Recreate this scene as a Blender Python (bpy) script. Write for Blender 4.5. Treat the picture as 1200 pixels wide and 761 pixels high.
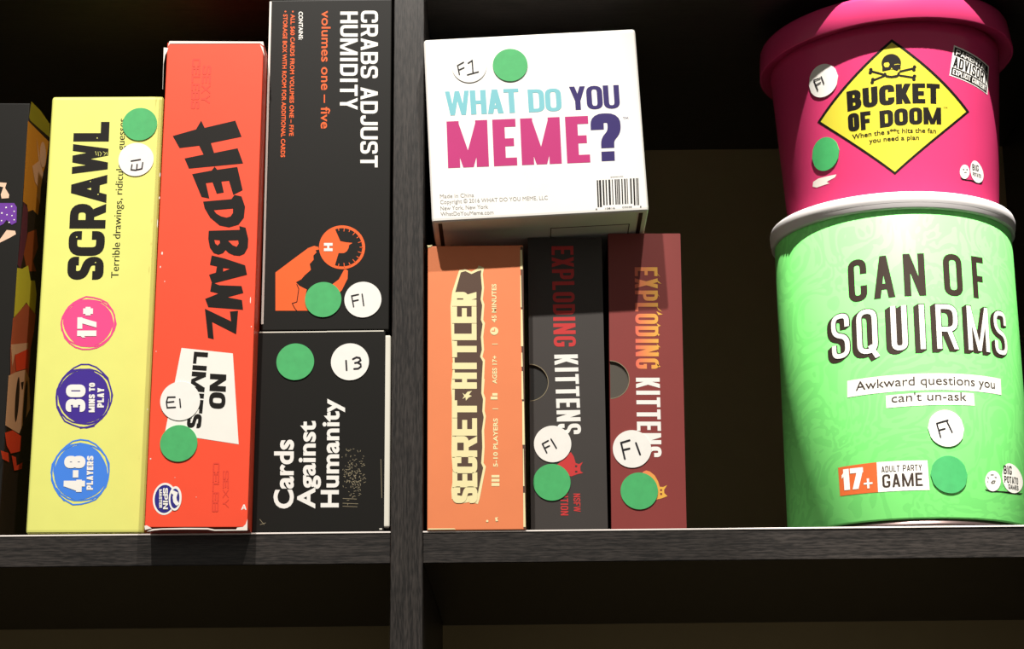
import bpy, bmesh, math, random
from mathutils import Vector, Matrix
from mathutils.geometry import tessellate_polygon, delaunay_2d_cdt

for o in list(bpy.data.objects): bpy.data.objects.remove(o)
SC = bpy.context.scene
COL = SC.collection
MM = 0.001

# ------------------------------------------------------------------ camera
cam_d = bpy.data.cameras.new('camera'); cam = bpy.data.objects.new('camera', cam_d); COL.objects.link(cam)
cam_d.sensor_width = 36.0; cam_d.sensor_fit = 'HORIZONTAL'; cam_d.lens = 71.497
cam_d.clip_start = 0.05; cam_d.clip_end = 50
PITCH, ROLL, YAW = 0.267134, -0.0092853, -0.0038012
fw = Vector((math.sin(YAW)*math.cos(PITCH), math.cos(YAW)*math.cos(PITCH), math.sin(PITCH)))
rt = Vector((math.cos(YAW), -math.sin(YAW), 0)); up = rt.cross(fw)
r2 = rt*math.cos(ROLL)+up*math.sin(ROLL); u2 = -rt*math.sin(ROLL)+up*math.cos(ROLL)
m = Matrix((r2, u2, -fw)).transposed().to_4x4(); m.translation = Vector((0.072848, -1.1204184, -0.188035))
cam.matrix_world = m
SC.camera = cam

# ------------------------------------------------------------------ light and exposure
SC.view_settings.view_transform = 'Standard'; SC.view_settings.look = 'None'
SC.view_settings.gamma = 1; SC.view_settings.use_curve_mapping = False
SC.view_settings.exposure = 0.0
wd = bpy.data.worlds.new('shop_room'); SC.world = wd; wd.use_nodes = True
wd.node_tree.nodes['Background'].inputs[0].default_value = (1.0, 0.93, 0.82, 1)
wd.node_tree.nodes['Background'].inputs[1].default_value = 0.22
def spot(name, loc, tgt, watts, col, rad, cone):
    d = bpy.data.lights.new(name, 'SPOT'); o = bpy.data.objects.new(name, d); COL.objects.link(o)
    d.energy = watts; d.color = col; d.shadow_soft_size = rad; d.spot_size = math.radians(cone); d.spot_blend = 0.35
    o.location = loc; o.rotation_euler = (Vector(tgt)-Vector(loc)).to_track_quat('-Z', 'Y').to_euler()
WARM = (1.0, 0.95, 0.88)
spot('ceiling_spot_left', (-0.24, -1.16, 1.65), (-0.07, 0, 0.12), 200, WARM, 0.02, 17)
spot('ceiling_spot_right', (0.33, -1.16, 1.68), (-0.07, 0, 0.12), 122, WARM, 0.02, 18)
spot('ceiling_spot_over_tubs', (0.36, -0.78, 1.72), (0.395, 0, 0.12), 640, WARM, 0.015, 13.5)

# ------------------------------------------------------------------ materials
MAT = {}
def lin(h, k=0.8):
    v = [int(h[i:i+2], 16)/255 for i in (0, 2, 4)]
    return tuple(k*(x/12.92 if x <= .04045 else ((x+.055)/1.055)**2.4) for x in v)+(1,)
def mat(name, h, rough=0.5, spec=0.4, mottle=0.06, k=0.8, metal=0):
    m = bpy.data.materials.new(name); m.use_nodes = True; nt = m.node_tree; b = nt.nodes['Principled BSDF']
    c = lin(h, k)
    b.inputs['Roughness'].default_value = rough; b.inputs['Specular IOR Level'].default_value = spec; b.inputs['Metallic'].default_value = metal
    if mottle:
        tc = nt.nodes.new('ShaderNodeTexCoord'); n = nt.nodes.new('ShaderNodeTexNoise'); n.inputs['Scale'].default_value = 220 if 'sticker' in name else 60; n.inputs['Detail'].default_value = 6
        mx = nt.nodes.new('ShaderNodeMix'); mx.data_type = 'RGBA'
        mx.inputs[6].default_value = tuple(x*(1-mottle) for x in c[:3])+(1,); mx.inputs[7].default_value = tuple(min(1, x*(1+mottle)) for x in c[:3])+(1,)
        nt.links.new(tc.outputs['Object'], n.inputs['Vector']); nt.links.new(n.outputs['Fac'], mx.inputs[0]); nt.links.new(mx.outputs[2], b.inputs['Base Color'])
    else: b.inputs['Base Color'].default_value = c
    MAT[name] = m
    return m
def wood(name, axis):
    m = bpy.data.materials.new(name); m.use_nodes = True; nt = m.node_tree; b = nt.nodes['Principled BSDF']
    tc = nt.nodes.new('ShaderNodeTexCoord'); mp = nt.nodes.new('ShaderNodeMapping')
    mp.inputs['Scale'].default_value = (26, 1000, 1000) if axis == 'X' else (1000, 1000, 26)
    n = nt.nodes.new('ShaderNodeTexNoise'); n.inputs['Scale'].default_value = 1.0; n.inputs['Detail'].default_value = 8; n.inputs['Roughness'].default_value = 0.7
    mp2 = nt.nodes.new('ShaderNodeMapping'); mp2.inputs['Scale'].default_value = (170, 1500, 1500) if axis == 'X' else (1500, 1500, 170)
    n2 = nt.nodes.new('ShaderNodeTexNoise'); n2.inputs['Scale'].default_value = 1.0; n2.inputs['Detail'].default_value = 4
    ad = nt.nodes.new('ShaderNodeMix'); ad.inputs[0].default_value = 0.42
    rp = nt.nodes.new('ShaderNodeValToRGB'); e = rp.color_ramp.elements
    e[0].position = 0.43; e[0].color = (0.006, 0.005, 0.0045, 1); e[1].position = 0.6; e[1].color = (0.036, 0.030, 0.0265, 1)
    bp = nt.nodes.new('ShaderNodeBump'); bp.inputs['Strength'].default_value = 0.35; bp.inputs['Distance'].default_value = 0.0003
    L = nt.links.new
    L(tc.outputs['Object'], mp.inputs[0]); L(mp.outputs[0], n.inputs['Vector']); L(tc.outputs['Object'], mp2.inputs[0]); L(mp2.outputs[0], n2.inputs['Vector'])
    L(n.outputs['Fac'], ad.inputs[2]); L(n2.outputs['Fac'], ad.inputs[3]); L(ad.outputs[0], rp.inputs[0]); L(rp.outputs[0], b.inputs['Base Color'])
    L(ad.outputs[0], bp.inputs['Height']); L(bp.outputs[0], b.inputs['Normal'])
    b.inputs['Roughness'].default_value = 0.36; b.inputs['Specular IOR Level'].default_value = 0.5
    MAT[name] = m
wood('wood_across', 'X'); wood('wood_upright', 'Z')
mat('back_board', 'a89468', 0.6, 0.3, k=1.0)
mat('edge_highlight_white', 'fff6f0', 0.4)
for a in '''white f8f6f0 .45|panel_white f6f4ec .45|white_sticker f6f4ee .5|green_sticker 46b368 .55|ink 17151c .5|paper f4ece2 .7|scuff 8d8267 .7|skin_ink f0c9ac .5
badge_pink f84e90 .5|badge_purple 3a1b94 .5|badge_blue 3f86ee .5|emblem_blue 2a2586 .4|ghost_red e8432c .45|orange_ink f7682e .45|cream f8ecb4 .5|brown_ink 5c463a .5|brown_ink2 3c3028 .5
red_ink cc3c3c .45|teal_ink 80c6d0 .45|purple_ink 32246a .45|magenta_ink c23279 .45|grey_ink 9a9894 .5|diamond_yellow dccf3e .4|orange_panel dc6830 .5|dress_purple 6a2a9c .5
art_olive a89a20 .5|art_orange ea9a2c .5|art_tan f4bc90 .5|art_plum 743044 .5|art_rust b0521e .5|art_yellow f4e440 .5|art_brick d06440 .5|art_red ff4a24 .5|art_dark 2c1408 .5|orange_carton f08a58 .45
carton_yellow ecee80 .42|carton_red fb5233 .4|carton_charcoal 3c3734 .45|carton_maroon 8a3733 .45|carton_white fbf9f4 .4|carton_dark_brown 2a160c .5|inner_dark 16130f .6|inner_grey 4c463c .6|tray_white e6e2d4 .5
bucket_pink d63e72 .25|rim_white f6f2f2 .3|can_metal 6a5a58 .35'''.replace('\n', '|').split('|'):
    n, h, r = a.split(); mat(n, h, float(r), 0.25 if 'ink' in n else .4, 0.16 if n == 'green_sticker' else .05)
mat('carton_black', '1c1a16', 0.45, 0.2, 0.05, 0.55)
mat('black_ink', '1c1814', 0.5, 0.18, 0.05, 0.55)
MAT['can_metal'].node_tree.nodes['Principled BSDF'].inputs['Metallic'].default_value = 0.8
def flame():
    m = mat('flame_ink', 'f0a030', 0.45, .4, 0); nt = m.node_tree; b = nt.nodes['Principled BSDF']
    tc = nt.nodes.new('ShaderNodeTexCoord'); sp = nt.nodes.new('ShaderNodeSeparateXYZ'); mr = nt.nodes.new('ShaderNodeMapRange')
    mr.inputs[1].default_value = -0.006; mr.inputs[2].default_value = 0.008
    rp = nt.nodes.new('ShaderNodeValToRGB'); e = rp.color_ramp.elements
    e[0].color = lin('f0705a'); e[1].color = lin('f2b848')
    nt.links.new(tc.outputs['Object'], sp.inputs[0]); nt.links.new(sp.outputs[0], mr.inputs[0]); nt.links.new(mr.outputs[0], rp.inputs[0]); nt.links.new(rp.outputs[0], b.inputs['Base Color'])
flame()
def label_green():
    m = mat('label_green', '8cf58c', 0.4, .4, 0); nt = m.node_tree; b = nt.nodes['Principled BSDF']
    tc = nt.nodes.new('ShaderNodeTexCoord'); n = nt.nodes.new('ShaderNodeTexNoise'); n.inputs['Scale'].default_value = 26; n.inputs['Distortion'].default_value = 2.2
    w = nt.nodes.new('ShaderNodeMath'); w.operation = 'MULTIPLY'; w.inputs[1].default_value = 34
    s = nt.nodes.new('ShaderNodeMath'); s.operation = 'SINE'
    rp = nt.nodes.new('ShaderNodeValToRGB'); e = rp.color_ramp.elements
    e[0].position = 0.0; e[0].color = lin('86f884', .95); e[1].position = 0.14; e[1].color = lin('8eff8a', .97)
    L = nt.links.new
    L(tc.outputs['Object'], n.inputs['Vector']); L(n.outputs['Fac'], w.inputs[0]); L(w.outputs[0], s.inputs[0]); L(s.outputs[0], rp.inputs[0]); L(rp.outputs[0], b.inputs['Base Color'])
label_green()

# ------------------------------------------------------------------ lettering
def rounded(pts, r, closed):
    if r <= 0: return pts
    out = []; n = len(pts)
    for i, p in enumerate(pts):
        rr = r if len(p) < 3 else p[2]
        if (not closed and i in (0, n-1)) or rr <= 0: out.append(p[:2]); continue
        a, b = pts[i-1], pts[(i+1) % n]
        va = Vector((a[0]-p[0], a[1]-p[1])); vb = Vector((b[0]-p[0], b[1]-p[1]))
        k = min(rr, va.length*.5, vb.length*.5)
        A = Vector(p[:2])+va.normalized()*k; B = Vector(p[:2])+vb.normalized()*k; P0 = Vector(p[:2])
        for j in range(6):
            t = j/5; q = A*(1-t)**2+P0*2*t*(1-t)+B*t*t
            q2 = P0*0.0+q
            out.append((q2.x, q2.y))
    return out
def ribbon(pts, sx, sy, closed=False):
    """faces of a pen stroke, sx wide on vertical runs and sy high on horizontal ones"""
    P = [Vector((p[0]/sx, p[1]/sy)) for p in pts]; n = len(P)
    P = [p for i, p in enumerate(P) if i == 0 or (p-P[i-1]).length > 1e-6]; n = len(P)
    if closed and (P[0]-P[-1]).length < 1e-6: P.pop(); n -= 1
    L, R = [], []
    for i in range(n):
        if closed or 0 < i < n-1:
            d1 = (P[i]-P[i-1]).normalized(); d2 = (P[(i+1) % n]-P[i]).normalized()
        elif i == 0: d1 = d2 = (P[1]-P[0]).normalized()
        else: d1 = d2 = (P[-1]-P[-2]).normalized()
        n1 = Vector((-d1.y, d1.x)); n2 = Vector((-d2.y, d2.x)); mt = n1+n2
        if mt.length < 1e-4: mt = n1
        mt.normalize(); k = .5/max(.35, mt.dot(n1))
        a = P[i]+mt*k; b = P[i]-mt*k
        L.append((a.x*sx, a.y*sy)); R.append((b.x*sx, b.y*sy))
    return [[L[i], R[i], R[(i+1) % n], L[(i+1) % n]] for i in range(n if closed else n-1)]
def glyph(ch, W, s, t, r, g=0.0):
    l, rr, b, tp, m = s/2, W-s/2, t/2, 1-t/2, .5
    S, T = s+g, t+g
    F = []
    def pen(pts, closed=False, rad=r): F.extend(ribbon(rounded(pts, rad, closed), S, T, closed))
    def diag(x0, y0, x1, y1, w=None):
        w = (w or s)*1.0+g; F.append([(x0-w/2, y0), (x0+w/2, y0), (x1+w/2, y1), (x1-w/2, y1)])
    def stem(x, y0=0, y1=1): F.append([(x-S/2, y0-g/2), (x+S/2, y0-g/2), (x+S/2, y1+g/2), (x-S/2, y1+g/2)])
    def bar(y, x0=0, x1=None): 
        x1 = W if x1 is None else x1
        F.append([(x0-g/2, y-T/2), (x1+g/2, y-T/2), (x1+g/2, y+T/2), (x0-g/2, y+T/2)])
    if ch in 'O0': pen([(l, b), (rr, b), (rr, tp), (l, tp)], True)
    elif ch == 'Q': pen([(l, b), (rr, b), (rr, tp), (l, tp)], True); F.append([(W*.52, .16), (W*.52+s*.8, .2), (W+.04, -.08), (W+.04-s*.9, -.12)])
    elif ch == 'D': stem(l); pen([(l, b, 0), (rr, b), (rr, tp), (l, tp, 0)])
    elif ch == 'C': pen([(rr, .64), (rr, tp), (l, tp), (l, b), (rr, b), (rr, .36)])
    elif ch == 'G': pen([(rr, .68), (rr, tp), (l, tp), (l, b), (rr, b), (rr, .48-t/2, 0), (W*.52, .48-t/2)])
    elif ch == 'U': pen([(l, 1), (l, b), (rr, b), (rr, 1)])
    elif ch == 'J': pen([(l, .3), (l, b), (rr, b), (rr, 1)])
    elif ch == 'S':
        k = min(r, W*.45)
        pen([(rr, .69), (rr, tp), (l, tp), (l, .52+t*.2), (rr, .48-t*.2), (rr, b), (l, b), (l, .31)], rad=max(r, .12))
    elif ch == 'B': stem(l); pen([(l, tp, 0), (rr-.02, tp), (rr-.02, m), (l, m, 0)]); pen([(l, m, 0), (rr, m), (rr, b), (l, b, 0)])
    elif ch == 'P': stem(l); pen([(l, tp, 0), (rr, tp), (rr, .42), (l, .42, 0)])
    elif ch == 'R': stem(l); pen([(l, tp, 0), (rr, tp), (rr, .44), (l, .44, 0)]); diag(rr, 0, W*.55, .46)
    elif ch == 'E': stem(l); bar(tp); bar(b); bar(m, 0, W*.9)
    elif ch == 'F': stem(l); bar(tp); bar(.47, 0, W*.88)
    elif ch == 'L': stem(l); bar(b)
    elif ch == 'T': stem(W/2); bar(tp)
    elif ch == 'I': stem(W/2)
    elif ch == 'H': stem(l); stem(rr); bar(m)
    elif ch == 'N': stem(l); stem(rr); diag(rr, 0, l, 1)
    elif ch == 'M': k = s*.86; stem(l); stem(rr); diag(W/2, .0, l, 1, k); diag(W/2, .0, rr, 1, k)
    elif ch == 'W': k = s*.82; q = W*.27; diag(q, 0, k/2, 1, k); diag(q, 0, W/2, 1, k); diag(W-q, 0, W/2, 1, k); diag(W-q, 0, W-k/2, 1, k)
    elif ch == 'V': diag(W/2, 0, l, 1); diag(W/2, 0, rr, 1)
    elif ch == 'A': diag(l, 0, W/2, 1); diag(rr, 0, W/2, 1); F.append([(W*.24, .2), (W*.76, .2), (W*.72, .2+t), (W*.28, .2+t)])
    elif ch == 'X': diag(l, 0, rr, 1); diag(rr, 0, l, 1)
    elif ch == 'Y': stem(W/2, 0, .46); diag(W/2, .38, l, 1); diag(W/2, .38, rr, 1)
    elif ch == 'K': stem(l); diag(W*.42, .42, rr, 1); diag(rr, 0, W*.42, .58)
    elif ch == 'Z': bar(tp); bar(b); diag(l*1.2, t*.6, W-l*1.2, 1-t*.6)
    elif ch == '1': stem(W*.62); F.append([(0, .72), (W*.62, 1), (W*.62, .78), (0, .56)])
    elif ch == '7': bar(tp); diag(W*.35, 0, W-l, 1-t*.5)
    elif ch == '3': pen([(l, .72), (l, tp), (rr, tp), (rr, m), (W*.35, m)]); pen([(W*.35, m), (rr, m), (rr, b), (l, b), (l, .28)])
    elif ch == '8': pen([(l, m), (rr, m), (rr, tp), (l, tp)], True); pen([(l, b), (rr, b), (rr, m), (l, m)], True)
    elif ch == '4': stem(W*.68); bar(.28); diag(l, .28, W*.68, 1, s*.9)
    elif ch == '-': bar(.45)
    elif ch == '+': F.append([(0, .45-T/2), (W, .45-T/2), (W, .45+T/2), (0, .45+T/2)]); F.append([(W/2-S/2, .45-W*.55), (W/2+S/2, .45-W*.55), (W/2+S/2, .45+W*.55), (W/2-S/2, .45+W*.55)])
    elif ch == '?': pen([(l, .66), (l, tp), (rr, tp), (rr, .60), (W*.55, .45), (W*.55, .27)], rad=.2); F.append([(W*.55-s/2, 0), (W*.55+s/2, 0), (W*.55+s/2, .2), (W*.55-s/2, .2)])
    return F
RELW = {'I': .45, 'M': 1.42, 'W': 1.5, 'L': .85, 'F': .88, 'E': .88, '1': .6, '-': .6, '+': .75, ' ': .45, 'T': .95, 'N': 1.06, 'J': .8}
# stem, bar, corner radius, gap between letters, all in cap heights
FONTS = dict(brush=(.25, .24, .34, .06), fat=(.3, .26, .3, .1), heavy=(.34, .24, .3, .06), heavy2=(.3, .24, .1, .05), block=(.24, .2, .15, .1), euro=(.2, .17, .2, .11), cond=(.175, .14, .18, .1),
             cond2=(.13, .11, .2, .12), cond3=(.17, .13, .2, .13), impact=(.215, .15, .2, .035), impact2=(.245, .17, .1, .05), impactq=(.26, .2, .3, .05), slab=(.27, .2, .12, .04), bucket=(.3, .22, .2, .07), can=(.155, .14, .24, .2), can2=(.112, .105, .24, .2))
def union(faces):
    """one flat sheet out of overlapping convex pieces: no piece lies over another"""
    V, Ed, C = [], [], []
    for f in faces:
        c = (sum(p[0] for p in f)/len(f), sum(p[1] for p in f)/len(f))
        f = sorted(f, key=lambda p: math.atan2(p[1]-c[1], p[0]-c[0]))       # every piece is convex
        if abs(sum(f[k-1][0]*f[k][1]-f[k][0]*f[k-1][1] for k in range(len(f)))) < 1e-6: continue
        b = len(V); n = len(f); V.extend(Vector(p) for p in f); Ed.extend((b+k, b+(k+1) % n) for k in range(n))
        C.append((min(p[0] for p in f), max(p[0] for p in f), min(p[1] for p in f), max(p[1] for p in f), f))
    if not V: return []
    r = delaunay_2d_cdt(V, Ed, [], 0, 1e-6)
    out = []
    for t in r[2]:
        q = [r[0][k] for k in t]; x = sum(p.x for p in q)/len(q); y = sum(p.y for p in q)/len(q)
        for x0, x1, y0, y1, f in C:
            if x0 <= x <= x1 and y0 <= y <= y1 and all((f[k][0]-f[k-1][0])*(y-f[k-1][1])-(f[k][1]-f[k-1][1])*(x-f[k-1][0]) >= -1e-7 for k in range(len(f))):
                out.append([(p.x, p.y) for p in q]); break
    return out
_tc = {}
def font_mesh(txt, off):
    key = (txt, off)
    if key not in _tc:
        c = bpy.data.curves.new('lettering', 'FONT'); c.body = txt; c.size = 1; c.offset = off; c.resolution_u = 4; c.fill_mode = 'FRONT'
        if off > .01: c.space_character = 1.0+off*1.2
        o = bpy.data.objects.new('lettering', c); COL.objects.link(o); dg = bpy.context.evaluated_depsgraph_get(); dg.update()
        me = bpy.data.meshes.new_from_object(o.evaluated_get(dg))
        _tc[key] = ([(v.co.x, v.co.y) for v in me.vertices], [list(p.vertices) for p in me.polygons])
        bpy.data.objects.remove(o); bpy.data.curves.remove(c); bpy.data.meshes.remove(me)
    return _tc[key]
def text_faces(spec, grow=0.0, shift=(0, 0)):
    _, txt, font, O, A, B, ext = spec
    O = Vector(O)+Vector(shift); A = Vector(A); B = Vector(B); out = []
    if font[0] == 'F':
        off = {'F0': 0.0, 'F1': .012, 'F2': .03, 'F3': .025, 'FH': .03}[font]
        V, F = font_mesh(txt, off); H, _ = font_mesh('H', off)
        x0 = min(v[0] for v in V); x1 = max(v[0] for v in V); ch = max(v[1] for v in H); c0 = min(v[1] for v in H)
        for f in F: out.append([tuple(O+A*((V[i][0]-x0)/(x1-x0))+B*((V[i][1]-c0)/(ch-c0))) for i in f])
        return out
    s, t, r, gap = FONTS[font]; asp = A.length/B.length
    if ext:
        k = 0
        for chh in txt:
            if chh == ' ': 
                if len(ext) == len(txt): k += 1
                continue
            a, b = ext[k]; k += 1
            for f in union(glyph(chh, (b-a)*asp, s, t, r, grow)): out.append([tuple(O+A*(a+p[0]/asp)+B*p[1]) for p in f])
        return out
    rel = [RELW.get(c, 1) for c in txt]; unit = (asp-gap*(len(txt)-1))/sum(rel); x = 0
    for chh, w in zip(txt, rel):
        W = w*unit
        if chh == 'I': W = max(W, s)
        if chh != ' ':
            for f in union(glyph(chh, W, min(s, W*.47) if chh not in 'I1-+' else s, t, r, grow)): out.append([tuple(O+A*((x+p[0])/asp)+B*p[1]) for p in f])
        x += W+gap
    return out
def poly_faces(contours):
    vl = [[Vector((x, y, 0)) for x, y in c] for c in contours]
    flat = [(v.x, v.y) for c in vl for v in c]
    return [[flat[i] for i in tri] for tri in tessellate_polygon(vl)]
def ell(c, a, b, rot=0, n=40):
    out = []
    for i in range(n):
        th = 2*math.pi*i/n; x, y = a*math.cos(th), b*math.sin(th)
        out.append((c[0]+x*math.cos(rot)-y*math.sin(rot), c[1]+x*math.sin(rot)+y*math.cos(rot)))
    return out
def stroke_faces(pts, w):
    out = ribbon(pts, w, w)
    for p in pts: out.append(ell(p, w/2, w/2, 0, 8))
    return out
def shape_faces(sh):
    k = sh[0]
    if k == 'T': return text_faces(sh)
    if k == 'P': return poly_faces(sh[1])
    if k == 'E': return [ell(sh[1], sh[2], sh[3], sh[4])]
    if k == 'L': return union([f for p in sh[2] for f in stroke_faces(p, sh[1])])
    if k == 'X': return union([f for d in sh[2] for f in text_faces(sh[1], .045, d)])

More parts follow.
